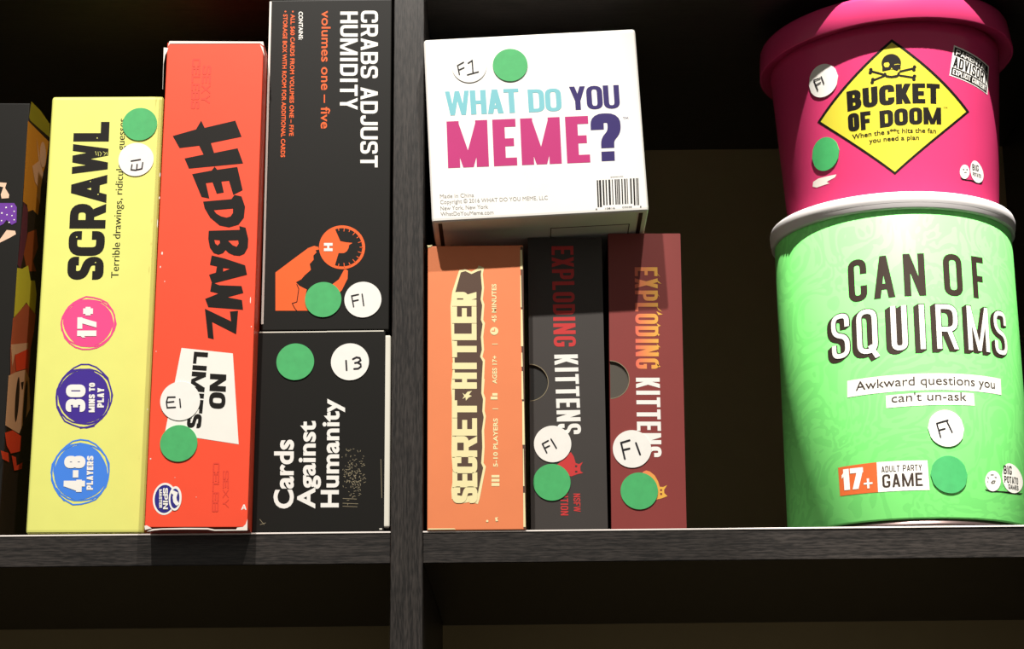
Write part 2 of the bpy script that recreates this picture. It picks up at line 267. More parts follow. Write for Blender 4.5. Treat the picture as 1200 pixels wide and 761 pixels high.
# ------------------------------------------------------------------ printed artwork of every box and tub, in millimetres on its face
PRINTS = {}
PRINTS['scrawl'] = [
  dict(n='title_lettering',m='black_ink',l=1,s=[('T','SCRAWL','brush',(35.95,147.33),(-1.1,96.74),(-20.88,0.1),[(-0.0002,0.1431),(0.1484,0.3035),(0.3196,0.4757),(0.4811,0.6602),(0.6656,0.8571),(0.8736,1.0004)])]),
  dict(n='tagline_lettering',m='black_ink',l=1,s=[('T','Terrible drawings, ridiculous guesses','F0',(44.65,148.32),(-0.46,97.84),(-4.23,0.02),None)]),
  dict(n='badge',m='badge_pink',l=1,s=[('P',[[(42.81,121.36),(42.54,119.24),(41.95,117.2),(41.11,115.28),(40.04,113.51),(38.74,111.91),(37.2,110.52),(35.41,109.37),(33.4,108.5),(31.19,107.95),(28.9,107.76),(26.6,107.93),(24.4,108.49),(22.38,109.43),(20.58,110.71),(19.01,112.29),(17.66,114.12),(16.53,116.13),(15.62,118.25),(14.97,120.41),(14.65,122.56),(14.72,124.65),(15.23,126.64),(16.17,128.5),(17.52,130.2),(19.2,131.71),(21.11,133),(23.18,134.02),(25.32,134.74),(27.5,135.12),(29.69,135.13),(31.89,134.76),(34.08,134),(36.19,132.88),(38.15,131.42),(39.86,129.69),(41.23,127.75),(42.19,125.67),(42.71,123.52)]]),('L',0.8,[[(29.13,108.01),(25.6,108.79),(22.38,110.35),(19.61,112.53),(17.36,115.19),(15.69,118.26),(14.63,121.66),(14.58,125.26),(15.78,128.65),(17.88,131.61),(20.71,133.98),(24.3,135.12),(28.07,135.31),(31.69,134.39),(34.86,132.6),(37.65,130.47),(40.01,127.9),(41.9,124.9),(42.95,121.48),(43,117.88),(42.1,114.35),(40.01,111.32),(37.05,109.08),(33.52,107.8),(29.76,107.64),(26.12,108.35),(22.79,109.86)],[(13.87,118.41),(13.26,122.26),(14.13,125.95),(15.7,129.32),(18.36,131.89),(21.58,133.6),(24.97,134.8),(28.62,135.25),(32.36,134.78),(36.21,133.84),(39.41,131.42),(42.44,128.6),(43.66,124.76),(44.62,120.9),(43.69,117.13),(41.85,113.86),(39.37,111.18),(36.43,109.03),(32.93,107.84),(29.21,107.77),(25.48,108.02),(21.84,109.27),(18.2,111.05),(15.77,114.24),(13.76,117.72),(13.23,121.61),(13.79,125.4)],[(41.85,129.59),(43.51,125.87),(43.86,121.98),(43.83,118.19),(42.55,114.67),(40.58,111.48),(37.83,108.84),(34.38,106.94),(30.43,106.02),(26.22,106),(22.09,107.24),(18.57,109.74),(15.74,112.89),(14.5,116.78),(13.28,120.52),(13.6,124.36),(15.06,127.8),(16.83,131.05),(19.59,133.61),(22.92,135.58),(26.7,137.23),(30.92,136.66),(35.01,135.53),(38.84,133.53),(41.35,130.09),(43.29,126.51),(44.02,122.63)]])],c=[dict(n='badge_lettering',m='white',l=3,s=[('T','17+','fat',(33.79,112.82),(-0.69,18.21),(-10.97,0.05),None)])],t='pink scribbled badge'),
  dict(n='badge',m='badge_purple',l=1,s=[('P',[[(42.59,78.29),(42.53,75.71),(42.2,73.21),(41.58,70.89),(40.63,68.82),(39.32,67.04),(37.66,65.58),(35.69,64.46),(33.5,63.69),(31.19,63.26),(28.86,63.18),(26.59,63.44),(24.43,64.05),(22.39,65.01),(20.48,66.31),(18.71,67.95),(17.11,69.91),(15.74,72.13),(14.68,74.56),(14.02,77.12),(13.82,79.72),(14.1,82.28),(14.84,84.7),(15.98,86.92),(17.42,88.87),(19.09,90.51),(20.94,91.82),(22.92,92.77),(25.03,93.38),(27.26,93.64),(29.58,93.55),(31.94,93.11),(34.24,92.31),(36.39,91.17),(38.28,89.67),(39.84,87.86),(41.04,85.75),(41.87,83.4),(42.37,80.89)]]),('L',0.8,[[(35.08,63.15),(31.29,62.6),(27.56,63.12),(24.07,64.42),(20.97,66.56),(18.13,69.12),(15.96,72.46),(14.73,76.31),(13.78,80.42),(14.24,84.63),(15.97,88.37),(18.47,91.55),(21.77,93.75),(25.64,94.27),(29.43,93.95),(33.02,92.72),(36.14,90.47),(38.79,87.69),(40.97,84.45),(42.51,80.74),(43.12,76.68),(43.02,72.47),(41.64,68.52),(39.09,65.34),(35.65,63.44),(31.97,62.37),(28.16,62.81)],[(18.66,66.22),(15.49,69.29),(13.39,73.38),(12.79,77.92),(13.04,82.38),(14.73,86.31),(16.79,89.88),(20.01,92.18),(23.53,93.62),(27.23,94.19),(31.06,94.27),(34.92,93.17),(38.54,90.96),(41.69,87.81),(43.32,83.54),(44.6,79.17),(44.04,74.75),(42.64,70.75),(40.41,67.37),(37.54,64.69),(34.07,63.12),(30.37,62.45),(26.61,62.88),(22.75,63.6),(19.12,65.65),(16.16,68.85),(14.05,72.8)],[(35.14,61.26),(30.99,60.26),(26.7,60.66),(22.57,62.11),(18.45,64.07),(15.79,68.06),(13.62,72.19),(13.3,76.81),(13.06,81.23),(14.06,85.45),(16.01,89.18),(18.69,92.34),(21.9,95.11),(25.83,97.11),(30.32,97.11),(34.62,95.46),(38.24,92.48),(41.47,89.14),(42.91,84.61),(44.13,80.29),(44.27,75.84),(43.06,71.72),(41.06,68.14),(38.57,64.96),(35.52,62.17),(31.62,60.79),(27.38,60.11)]])],c=[dict(n='badge_lettering',m='white',l=3,s=[('T','30','fat',(29.74,69.44),(-0.59,15.86),(-11.1,0.05),None),('T','MINS TO','fat',(35.06,69.17),(-0.64,17.11),(-3.38,0.01),None),('T','PLAY','fat',(40.13,71.87),(-0.38,11.4),(-3.77,0.02),None)])],t='purple scribbled badge'),
  dict(n='badge',m='badge_blue',l=1,s=[('P',[[(43.55,34.75),(43.68,32.17),(43.37,29.7),(42.6,27.42),(41.37,25.37),(39.77,23.59),(37.87,22.1),(35.79,20.91),(33.6,20.03),(31.36,19.49),(29.08,19.31),(26.79,19.49),(24.49,20.06),(22.23,21.02),(20.09,22.38),(18.15,24.1),(16.53,26.15),(15.3,28.46),(14.52,30.96),(14.17,33.56),(14.24,36.17),(14.65,38.7),(15.35,41.09),(16.31,43.28),(17.52,45.22),(18.99,46.87),(20.74,48.24),(22.75,49.28),(25,50),(27.39,50.37),(29.83,50.38),(32.2,50),(34.42,49.22),(36.42,48.04),(38.2,46.48),(39.74,44.57),(41.07,42.37),(42.18,39.94),(43.02,37.37)]]),('L',0.8,[[(13.99,36.28),(14.15,40.51),(15.52,44.49),(18.12,47.66),(21.33,50.09),(25.24,50.85),(29.13,50.65),(32.83,49.53),(36.13,47.44),(39.1,44.87),(41.28,41.5),(43,37.78),(43.82,33.67),(43.5,29.48),(42.34,25.4),(39.93,22.02),(36.57,19.77),(32.69,19.01),(28.85,18.81),(25.14,20.02),(21.75,21.91),(18.95,24.67),(16.64,27.88),(14.93,31.55),(13.86,35.6),(14.09,39.8),(15.05,43.97)],[(21.82,20.48),(18.25,22.82),(15.27,26.17),(13.42,30.35),(12.44,34.85),(12.81,39.39),(14.92,43.17),(17.28,46.51),(20.52,48.74),(23.96,50.48),(27.77,51.33),(31.69,50.6),(35.61,49.45),(39.42,47.36),(42.46,43.96),(44.6,39.78),(44.85,35.14),(44.49,30.71),(43.47,26.42),(40.86,23.1),(37.58,20.78),(33.98,19.3),(30.18,18.76),(26.26,18.74),(22.34,19.94),(18.78,22.33),(15.96,25.72)],[(20.63,18.69),(17.44,22.32),(14.73,26.15),(12.92,30.5),(12.79,35.12),(13.31,39.52),(14.89,43.48),(17.18,46.96),(20.12,49.9),(23.59,52.53),(27.9,53.44),(32.38,52.84),(36.51,50.74),(39.87,47.47),(42.6,43.72),(44.05,39.32),(44.81,34.87),(44.31,30.49),(43.13,26.32),(40.97,22.64),(38.17,19.34),(34.26,17.69),(30.1,16.64),(25.6,16.4),(21.49,18.68),(17.77,21.52),(15.12,25.47)]])],c=[dict(n='badge_lettering',m='white',l=3,s=[('T','4-8','fat',(31.91,23.5),(-0.6,20.55),(-11.94,0.05),None),('T','PLAYERS','fat',(36.39,24.69),(-0.71,19.34),(-3.58,0.01),None)])],t='blue scribbled badge'),
  dict(n='ink_scratch',m='carton_yellow',l=2,s=[('L',0.25,[[(27.52,225.75),(28.14,223.36)]])]),
  dict(n='ink_scratch',m='carton_yellow',l=2,s=[('L',0.25,[[(29.03,225.48),(29.41,222.83)]])]),
  dict(n='ink_scratch',m='carton_yellow',l=2,s=[('L',0.25,[[(30.03,225.47),(31.08,224.41),(30.41,222.82)]])]),
  dict(n='ink_scratch',m='carton_yellow',l=2,s=[('L',0.25,[[(32.03,225.46),(33.58,224.39),(32.65,223.08)]])]),
  dict(n='ink_scratch',m='carton_yellow',l=2,s=[('L',0.25,[[(34.04,225.19),(34.52,223.6)]])]),
  dict(n='ink_scratch',m='carton_yellow',l=2,s=[('E',(28.1,233.98),0.35,0.35,0)]),
  dict(n='ink_scratch',m='carton_yellow',l=2,s=[('E',(25.49,207.02),0.3,0.3,0)]),
  dict(n='ink_scratch',m='carton_yellow',l=2,s=[('E',(30.37,199.13),0.35,0.35,0)]),
  dict(n='ink_scratch',m='carton_yellow',l=2,s=[('E',(19.34,173.15),0.4,0.4,0)]),
  dict(n='ink_scratch',m='carton_yellow',l=2,s=[('E',(31.01,157.62),0.34,0.34,0)]),
  dict(n='sticker',m='green_sticker',l=6,s=[('E',(52.75,242.38),10.18,10.18,0)],t='round green sticker'),
  dict(n='sticker',m='white_sticker',l=5,s=[('E',(51.55,220.44),10.28,10.28,0)],c=[dict(n='handwriting',m='ink',l=7,s=[('L',0.75,[[(49.4,217.18),(49,214.06),(51.56,213.79),(55.25,214.67),(55.63,218.46)],[(52.19,214),(52.39,217.42)],[(48.8,219.45),(54.15,220.37)]])])],t='round white sticker')]
PRINTS['hedbanz'] = [
  dict(n='title_lettering',m='black_ink',l=1,s=[('P',[[(5.65,228.24),(18.93,232.25),(21.72,237.66),(23.89,233.2),(41.46,237.59),(45.44,227.62),(27.88,223.82),(29.93,217.75),(43.41,220.59),(46.9,211.27),(15.82,208.22),(13.03,214.45),(23.89,216.82),(21.14,222.21),(9.87,220.8)]]),('P',[[(17.77,204.87),(28.97,207.03),(30.51,209.41),(32.12,207.49),(43.63,209.18),(47.18,195.05),(41.87,192.22),(39.13,200.79),(34.82,200.33),(36.42,193.66),(32.39,192.92),(29.7,199.87),(25.92,199.4),(28.27,190.08),(23.73,191.05)]]),('P',[[(24.74,188.2),(40.88,189.66),(42.59,192.22),(46.68,191.26),(48.86,185.09),(48.46,178.48),(45.46,174.24),(40.14,172.66),(34.72,173.81),(29.16,178.54),(25.79,184.22)],[(31.05,183.07),(41.98,183.98),(42.07,181.33),(40.8,179.26),(38.58,178.51),(35.41,179.27),(32.66,180.89)]]),('P',[[(28.66,170.65),(46.27,171.16),(46.01,173.41),(49.62,172.46),(51.37,165.7),(51.27,160.56),(49.43,156.83),(46.8,155.63),(43.67,155.92),(40.5,157.33),(38.65,159.2),(37.38,157.34),(34.74,156.41),(32.03,157.35),(29.67,160.63),(28.58,165.77)],[(32,165.29),(35.04,165),(35.37,163.41),(34.09,161.83),(32.71,162.95)],[(39.78,164.8),(45.58,164.97),(46.01,162.91),(44.83,161.05),(42.56,161.99)]]),('P',[[(30.92,155.96),(38.39,154.07),(50.11,150.03),(51.36,144.46),(31.82,139.24),(29.84,144.52),(33.62,145.72),(34.1,149.43),(30.06,150.37)],[(37.7,148.49),(41.72,148.02),(37.78,146.36)]]),('P',[[(31.52,140.17),(35.85,138.3),(48.47,137.8),(49.68,133.64),(40.72,131.18),(49.02,129.5),(49.84,123.79),(30.13,125.41),(28.17,130.3),(35.59,133.41),(30.84,134.62)]]),('P',[[(28.22,124.5),(43.26,117.12),(42.44,122.81),(47.02,123.25),(46.44,109.52),(32.67,116.69),(33.93,106.64),(30.64,107.56)]])]),
  dict(n='edition_panel',m='panel_white',l=1,s=[('P',[[(16.01,101.66),(44.94,98.4),(49.98,46.42),(8.82,52.92)]])],c=[dict(n='edition_lettering',m='black_ink',l=2,s=[('T','NO','heavy',(32.62,86.74),(0.05,-19.79),(9.15,-0.57),None),('T','LIMITS','heavy',(23.15,99.46),(-2.44,-43.45),(7.95,-0.57),None)])],t='white slanted panel'),
  dict(n='sticker',m='white_sticker',l=5,s=[('E',(16.59,71.03),11.11,11.11,0)],c=[dict(n='handwriting',m='ink',l=7,s=[('L',0.75,[[(13.7,73.28),(9.67,73.2),(9.01,70.33),(9.59,67.2),(14.12,67.45)],[(9.28,70.24),(13.11,70.68)],[(16.37,72.11),(17.01,67.45)]])])],t='round white sticker'),
  dict(n='sticker',m='green_sticker',l=6,s=[('E',(16.82,46.95),10.35,10.35,0)],t='round green sticker'),
  dict(n='maker_emblem',m='white',l=1,s=[('E',(10.26,15.9),6.48,8.95,0),('E',(16.12,16.08),3.52,6.79,0)],c=[dict(n='emblem_field',m='emblem_blue',l=2,s=[('E',(10.26,15.9),5.43,7.78,0)]),dict(n='emblem_ring',m='white',l=3,s=[('E',(16.12,16.08),3.52,6.79,0)]),dict(n='emblem_eye',m='emblem_blue',l=4,s=[('E',(16,16.08),2.47,5.43,0)]),dict(n='emblem_lettering',m='white',l=5,s=[('T','SPIN','heavy',(9.26,21.91),(0.52,-11.87),(2.66,-0.01),None),('T','MASTER','heavy',(7.13,21.1),(0.46,-10.31),(1.61,0),None),('L',2.1,[[(14.74,19.52),(16.32,18.76),(15.79,16.7),(16.19,14.52),(17.3,13.14)]])])],t='oval blue and white emblem'),
  dict(n='ghost_lettering',m='ghost_red',l=1,s=[('T','SEXY','block',(41.78,31.69),(0.64,-20.98),(3.22,-0.01),None),('T','CELEB','block',(36.16,36.11),(0.42,-27.57),(3.6,-0.01),None)]),
  dict(n='corner_mark',m='white',l=1,s=[('T','A','block',(52.56,9.76),(2.96,-0.07),(0.09,2.93),None)]),
  dict(n='ghost_lettering',m='ghost_red',l=1,s=[('T','SEXY','block',(21.2,271.88),(-0.08,-23.83),(5.07,-0.02),None),('T','CELEBS','block',(14.93,276.26),(0.46,-31.43),(4.88,-0.02),None)]),
  dict(n='worn_edge',m='paper',l=2,s=[('P',[[(-0.09,0.91),(1.15,1.22),(4.03,-0.49),(0.33,-1.29)]])]),
  dict(n='worn_edge',m='paper',l=2,s=[('P',[[(1.31,-2.24),(4.36,-0.86),(9.65,-0.5),(22.11,-0.27),(34.59,-0.36),(38.36,-1.19),(50.2,-1.21),(50.79,-0.15),(53.89,0.16),(55.4,1.73),(56.24,4.56),(56.45,-1.73),(38.38,-1.88),(34.62,-1.18),(22.14,-1.09),(9.68,-1.19),(5.33,-1.62)]])]),
  dict(n='worn_edge',m='paper',l=2,s=[('P',[[(1.23,287.28),(56.09,286.75),(56.55,284.01),(54.26,285.63),(1.6,285.67),(0.41,283.82)]])]),
  dict(n='worn_edge',m='paper',l=2,s=[('P',[[(-1.96,283.26),(0.67,282.93),(0.17,280.6),(-0.86,278.59),(-1.58,272.97),(-1.33,256.99),(-1.47,256.99)]])]),
  dict(n='worn_edge',m='paper',l=2,s=[('P',[[(54.28,284.82),(56.2,283.2),(57.13,277.57),(55.91,280.79)]])]),
  dict(n='worn_speck',m='paper',l=1,s=[('E',(-0.67,204.52),0.25,1.28,0)]),
  dict(n='worn_speck',m='paper',l=1,s=[('E',(-0.39,190.57),0.29,0.78,0)]),
  dict(n='worn_speck',m='paper',l=1,s=[('E',(-0.82,175.17),0.19,2.44,0)]),
  dict(n='worn_speck',m='paper',l=1,s=[('E',(2.65,157.32),0.44,0.87,0)]),
  dict(n='worn_speck',m='paper',l=1,s=[('E',(2.04,149.22),0.29,0.58,0)]),
  dict(n='worn_speck',m='paper',l=1,s=[('E',(4.84,140.63),0.19,0.44,0)]),
  dict(n='worn_speck',m='paper',l=1,s=[('E',(-1.4,66.4),0.19,0.48,0)]),
  dict(n='worn_speck',m='paper',l=1,s=[('E',(1.55,38.35),0.38,0.42,0)]),
  dict(n='worn_speck',m='paper',l=1,s=[('E',(1.85,99.73),0.24,0.29,0)]),
  dict(n='worn_speck',m='paper',l=1,s=[('E',(53.78,129.44),0.24,1.93,0)]),
  dict(n='worn_speck',m='paper',l=1,s=[('E',(54.77,113.97),0.24,0.38,0)]),
  dict(n='worn_speck',m='paper',l=1,s=[('E',(27.67,16.79),0.19,0.19,0)]),
  dict(n='worn_speck',m='paper',l=1,s=[('E',(15.46,27.78),0.19,0.19,0)])]
PRINTS['crabs'] = [
  dict(n='title_lettering',m='white',l=1,s=[('T','CRABS ADJUST','euro',(54.56,197.55),(0.84,-99.08),(10.17,-0.1),None),('T','HUMIDITY','euro',(42.25,197.09),(0.68,-62.58),(10.44,-0.1),None)]),
  dict(n='volume_lettering',m='orange_ink',l=1,s=[('T','volumes one – five','F1',(31.12,197.78),(0.78,-74.97),(5.36,-0.05),None)]),
  dict(n='contents_heading',m='white',l=1,s=[('T','CONTAINS:','F3',(17.34,197.34),(0.37,-18.18),(2.54,-0.03),None)]),
  dict(n='contents_lettering',m='orange_ink',l=1,s=[('T','• ALL 560 CARDS FROM VOLUMES ONE – FIVE','F3',(12.64,197.97),(0.79,-79.6),(2.54,-0.03),None),('T','• STORAGE BOX WITH ROOM FOR ADDITIONAL CARDS','F3',(8.22,198.01),(0.51,-92.85),(2.54,-0.03),None)]),
  dict(n='gauge_emblem',m='orange_ink',l=1,s=[('P',[[(7.35,34.79),(16.43,41.99),(25.96,49.39),(29.31,50.68),(31.85,49.95),(32.21,48.45),(30.2,48.02),(30.81,46.7),(29,44.78),(29.21,42.31),(26.99,39.7),(27.73,36.18),(24.18,32.88),(22.3,30.54),(19.23,28.81),(21.37,26.61),(25.61,24.39),(24.85,20.48),(26.69,11.77),(7.89,11.94)]]),('P',[[(38.18,23.84),(40.63,27.75),(43.94,30.34),(46.79,36),(47.88,36.43),(49.07,35.55),(48.97,30.73),(45.72,23.77),(43.24,21.18)]]),('P',[[(58.81,49.53),(58.76,48.21),(58.58,46.91),(58.26,45.63),(57.83,44.4),(57.27,43.22),(56.59,42.1),(55.8,41.06),(54.91,40.11),(53.93,39.25),(52.87,38.49),(51.73,37.85),(50.53,37.32),(49.28,36.91),(48,36.63),(46.69,36.48),(45.37,36.46),(44.04,36.57),(42.74,36.81),(41.46,37.18),(40.22,37.67),(39.03,38.28),(37.91,39),(36.86,39.83),(35.9,40.75),(35.03,41.77),(34.26,42.86),(33.61,44.02),(33.07,45.24),(32.66,46.5),(32.37,47.8),(32.22,49.11),(32.19,50.43),(32.3,51.74),(32.54,53.03),(32.91,54.29),(33.41,55.51),(34.02,56.66),(34.75,57.75),(35.59,58.76),(36.53,59.67),(37.55,60.49),(38.66,61.2),(39.83,61.79),(41.06,62.27),(42.34,62.61),(43.64,62.83),(44.97,62.92),(46.3,62.87),(47.62,62.7),(48.93,62.39),(50.19,61.96),(51.41,61.4),(52.57,60.72),(53.66,59.94),(54.67,59.05),(55.59,58.08),(56.4,57.01),(57.11,55.88),(57.7,54.68),(58.17,53.43),(58.51,52.15),(58.73,50.84)]])],c=[dict(n='gauge_face',m='carton_black',l=2,s=[('P',[[(41.35,60.57),(42.44,60.9),(43.57,61.12),(44.71,61.22),(45.86,61.22),(47.01,61.1),(48.14,60.87),(49.24,60.53),(50.31,60.08),(51.34,59.53),(52.3,58.89),(53.2,58.15),(54.02,57.33),(54.76,56.44),(55.41,55.48),(55.96,54.47),(56.41,53.41),(56.75,52.31),(56.99,51.19),(57.11,50.05),(57.12,48.91),(57.01,47.78),(56.79,46.67),(56.47,45.58),(56.03,44.54),(55.5,43.54),(54.87,42.61),(54.14,41.74),(53.34,40.96),(52.45,40.25),(51.5,39.64),(50.5,39.13),(49.44,38.71),(48.35,38.41),(47.22,38.21),(46.08,38.12),(44.94,38.15),(43.8,38.29),(42.68,38.54),(41.58,38.89),(43.53,46.14),(46.65,46.11),(48.31,47.24),(49.3,49.17),(49.53,50.93),(51.7,52.33),(47.81,52.72),(44.43,53.45)]])]),dict(n='hand_crease',m='carton_black',l=2,s=[('L',0.45,[[(19.85,27.5),(20.99,24.87),(20.49,20.52),(20.06,17.04),(17.4,16.2),(18.71,13.58),(20.17,11.66)]])]),dict(n='gauge_ticks',m='orange_ink',l=3,s=[('L',0.4,[[(43.51,59.75),(43.19,61.41)],[(46.46,59.32),(46.67,61.49)],[(49.41,59.03),(50.05,60.57)],[(51.66,57.06),(53.05,58.73)],[(54,55.21),(55.4,56.12)],[(54.82,52.36),(56.91,52.97)],[(55.78,49.55),(57.46,49.54)],[(54.89,46.77),(57,46.12)],[(54.15,43.94),(55.57,43.01)],[(51.86,42.14),(53.29,40.46)],[(49.67,40.23),(50.35,38.69)],[(46.74,40),(47.01,37.84)],[(43.82,39.63),(43.55,37.99)]])]),dict(n='gauge_letter',m='white',l=3,s=[('T','H','heavy',(35.01,52.3),(0.08,-4.94),(4.97,-0.05),None)])],t='orange hand holding a gauge'),
  dict(n='sticker',m='green_sticker',l=6,s=[('E',(35.18,18.21),10.46,10.46,0)],t='round green sticker'),
  dict(n='sticker',m='white_sticker',l=5,s=[('E',(57.93,18),10.62,10.62,0)],c=[dict(n='handwriting',m='ink',l=7,s=[('L',0.75,[[(55.38,21.07),(51.46,20.24),(52.72,13.79)],[(52,17.1),(55.26,17.77)],[(57.47,21.23),(58.47,14.44)]])])],t='round white sticker')]
PRINTS['cah'] = [
  dict(n='title_lettering',m='white',l=1,s=[('T','Cards','FH',(23.02,13.38),(-0.59,39.25),(-11.11,0.11),None),('T','Against','FH',(35.12,13.26),(-0.49,50.02),(-10.11,0.1),None),('T','Humanity','FH',(48.2,13.8),(-0.34,62.25),(-10.11,0.1),None)]),
  dict(n='sticker',m='green_sticker',l=6,s=[('E',(22.39,97.81),10.73,10.73,0)],t='round green sticker'),
  dict(n='sticker',m='white_sticker',l=5,s=[('E',(53.49,97.48),10.81,10.81,0)],c=[dict(n='handwriting',m='ink',l=7,s=[('L',0.95,[[(51.28,98.2),(51.69,92.63)],[(55.16,99.04),(57.18,100.06),(59.04,99.69),(59.56,98.29),(58.05,97.09),(56.37,96.76)],[(57.89,96.92),(59.59,96.03),(59.77,94.63),(58.26,93.43),(55.9,93.28)]])])],t='round white sticker'),
  dict(n='scuff_marks',m='scuff',l=1,s=[('L',0.28,[[(56.35,24.55),(56.98,24.48)],[(56.44,32.15),(56.7,31.13)],[(59.69,32.74),(60.72,32.75)],[(58.78,25.16),(59.84,25.12)],[(55.34,34.64),(55.26,33.67)],[(62.51,30.02),(63.22,29.85)],[(54.09,46.76),(54.73,46.55)],[(62.17,37.72),(62.32,37.32)],[(59.4,34.02),(60.24,34.18)],[(53.65,28.68),(54.47,28.6)],[(52.6,46.1),(53.53,45.59)],[(59.49,21.67),(60.53,21.2)],[(55.37,36.9),(55.31,35.86)],[(62.01,27.63),(63.06,28.08)],[(54.35,30.63),(54.91,30.47)],[(60.38,30.1),(60.31,29.73)],[(55.48,30.19),(55.86,29.43)],[(52.17,27.8),(52.58,28)],[(52.84,17.73),(53.91,17.85)],[(51.18,33.79),(52,33.73)],[(59.59,35.33),(59.45,34.64)],[(53.25,15.84),(53.22,15.07)],[(52.21,28.32),(52.56,28.28)],[(60.32,29.21),(60.2,28.49)],[(54.36,42.75),(54.68,42.9)],[(58.39,33.67),(58.33,32.95)],[(54.1,28.4),(54.04,27.76)],[(51.93,24.92),(52.28,24.89)],[(55.12,28.35),(55.39,27.37)],[(51.26,28.69),(51.34,28.27)],[(57.66,38.54),(58.01,37.53)],[(51.74,43.47),(51.94,42.77)],[(53.8,33.37),(53.48,32.41)],[(54.99,21.14),(54.74,20.31)],[(57.88,28.67),(58.12,27.69)],[(52.97,29.27),(52.7,28.64)],[(58.03,34.56),(58.94,34.23)],[(53.2,33.24),(53.37,32.63)],[(53.58,35.4),(54.48,35.84)],[(53.15,46.33),(54.15,45.89)],[(61.43,31.64),(61.9,31.74)],[(52.53,33.65),(52.42,32.52)],[(55.98,19.83),(55.79,19.13)],[(57.36,25.06),(58.31,25.38)],[(61.2,38.02),(62.09,38.5)],[(56.61,34.13),(57.15,34.26)],[(52.64,29.23),(53.12,28.35)],[(57.16,30.19),(57.51,30.01)],[(59.35,28.64),(59.47,28.04)],[(53.18,39.43),(53.38,38.81)],[(59.02,26.81),(59.14,25.88)],[(57.4,26.97),(57.17,26.16)],[(57.31,41.09),(58,41.18)],[(54.85,39.02),(54.89,38.09)],[(50.91,34.84),(51.3,34.87)],[(61.52,42.9),(62.11,42.63)],[(55.74,25.43),(56.15,25.29)],[(60.34,39.95),(61.21,39.73)],[(59.53,27.38),(59.84,27.5)],[(57.35,31.79),(57.2,31.4)],[(62.28,30.7),(62.69,30.55)],[(60.03,46.17),(59.79,45.37)],[(56.28,40.23),(57.14,40.58)],[(57.01,33.48),(57.61,33.43)],[(56.09,28.54),(56.63,28.47)],[(53.48,28.8),(54.14,28.89)],[(59.38,28.76),(60.51,28.85)],[(58.75,24.23),(59.69,24.05)],[(51.2,31.68),(51.58,30.65)],[(55.68,46.95),(56.45,46.99)],[(57.02,27.9),(56.98,27.4)],[(56.62,22.8),(57.71,23.02)],[(50.44,26.11),(50.64,25.3)],[(59.71,31.47),(59.93,30.85)],[(53.55,22.65),(53.95,22.43)],[(52.84,36.82),(53.82,36.48)],[(50.67,31.43),(51.71,31.52)],[(59.54,34.32),(60.04,34.46)],[(51.95,47.14),(52.24,46.1)],[(55.87,28.45),(56.73,28.11)],[(55.88,19.76),(56.47,19.8)],[(57.21,31.11),(57.44,30.09)],[(51.51,37.29),(51.84,37.34)],[(53.66,32.21),(53.31,31.46)],[(54.31,33.48),(54.23,32.92)],[(61.37,41.69),(61.2,41.31)],[(56.6,43.3),(57.17,43.19)],[(56.79,37.31),(57.65,36.87)],[(54.34,33.3),(55.07,33.41)],[(53.98,40.09),(54.46,40.02)],[(59.08,20.4),(59.89,20.72)],[(57.87,28.09),(58.8,27.98)],[(53.66,38.29),(53.85,37.72)],[(54.62,43.14),(54.45,42.36)],[(55.69,26.3),(56.63,26.76)],[(56.17,21.6),(56.78,21.7)],[(50.37,35.48),(50.17,34.88)],[(55.78,29.66),(56.19,29.54)],[(56.84,28.75),(57.5,28.58)],[(55.8,41.2),(55.85,40.74)],[(51.67,34.06),(52.15,34.18)],[(61.85,30.34),(61.4,29.36)],[(51.74,35.38),(52.51,34.97)],[(54.07,20.5),(54.8,20.41)],[(61.65,32.35),(62.53,32.35)],[(53.83,31.56),(54.52,31.91)],[(53.68,38.14),(54.4,37.77)],[(59.92,23.98),(60.29,23.2)],[(56.11,30),(55.79,29.29)],[(59.38,39.75),(59.8,39.58)],[(60.62,37.05),(61.56,37.19)],[(61.9,37.84),(62.58,37.65)],[(56.71,31.37),(56.83,30.98)],[(50.78,32.45),(51.56,32.5)],[(54.77,25.84),(54.87,24.87)],[(60.16,38.6),(60.79,38.67)],[(53.96,35.2),(54.28,35.3)],[(58.29,26.97),(58.44,26.48)],[(54.3,30.38),(54.44,30.04)],[(54.77,32.45),(55.12,32.47)],[(55.6,34.57),(55.68,33.9)],[(58.21,33.52),(58.23,33.11)],[(53.68,36.73),(54.07,36.91)],[(55.15,21.44),(54.86,20.78)],[(56,27.53),(55.88,26.52)],[(60.19,27.13),(60.1,25.99)],[(57.37,32.03),(57.58,31.6)],[(51.75,44.03),(52.2,43.79)],[(58.24,46.14),(58.76,45.12)],[(49.5,42.34),(49.9,42.43)],[(58.47,28.34),(59.07,28.22)],[(58.53,23.19),(59.43,22.86)],[(58.71,35.37),(59.36,35.55)],[(53.33,31.98),(53.79,31.87)],[(55.06,38.76),(55.75,39)],[(59.64,31.5),(59.49,30.54)],[(56.6,20.27),(57.4,19.93)],[(55.55,38.35),(55.82,37.75)],[(57.44,33.39),(57.75,32.63)],[(54.43,36.44),(54.78,36.56)],[(55.49,33.08),(55.26,32.61)],[(52.7,35.17),(53.68,35.06)],[(53.83,33.51),(54.27,33.7)],[(56.51,31.65),(57.59,31.98)],[(50.46,18.81),(58.11,18.4)],[(50.49,16.12),(58.96,15.7)],[(50.51,14.44),(58.46,14.03)],[(71.51,40.89),(72.19,18.93)],[(4.26,7.54),(6.81,4.51)],[(4.66,4.53),(7.62,5.5)]])])]
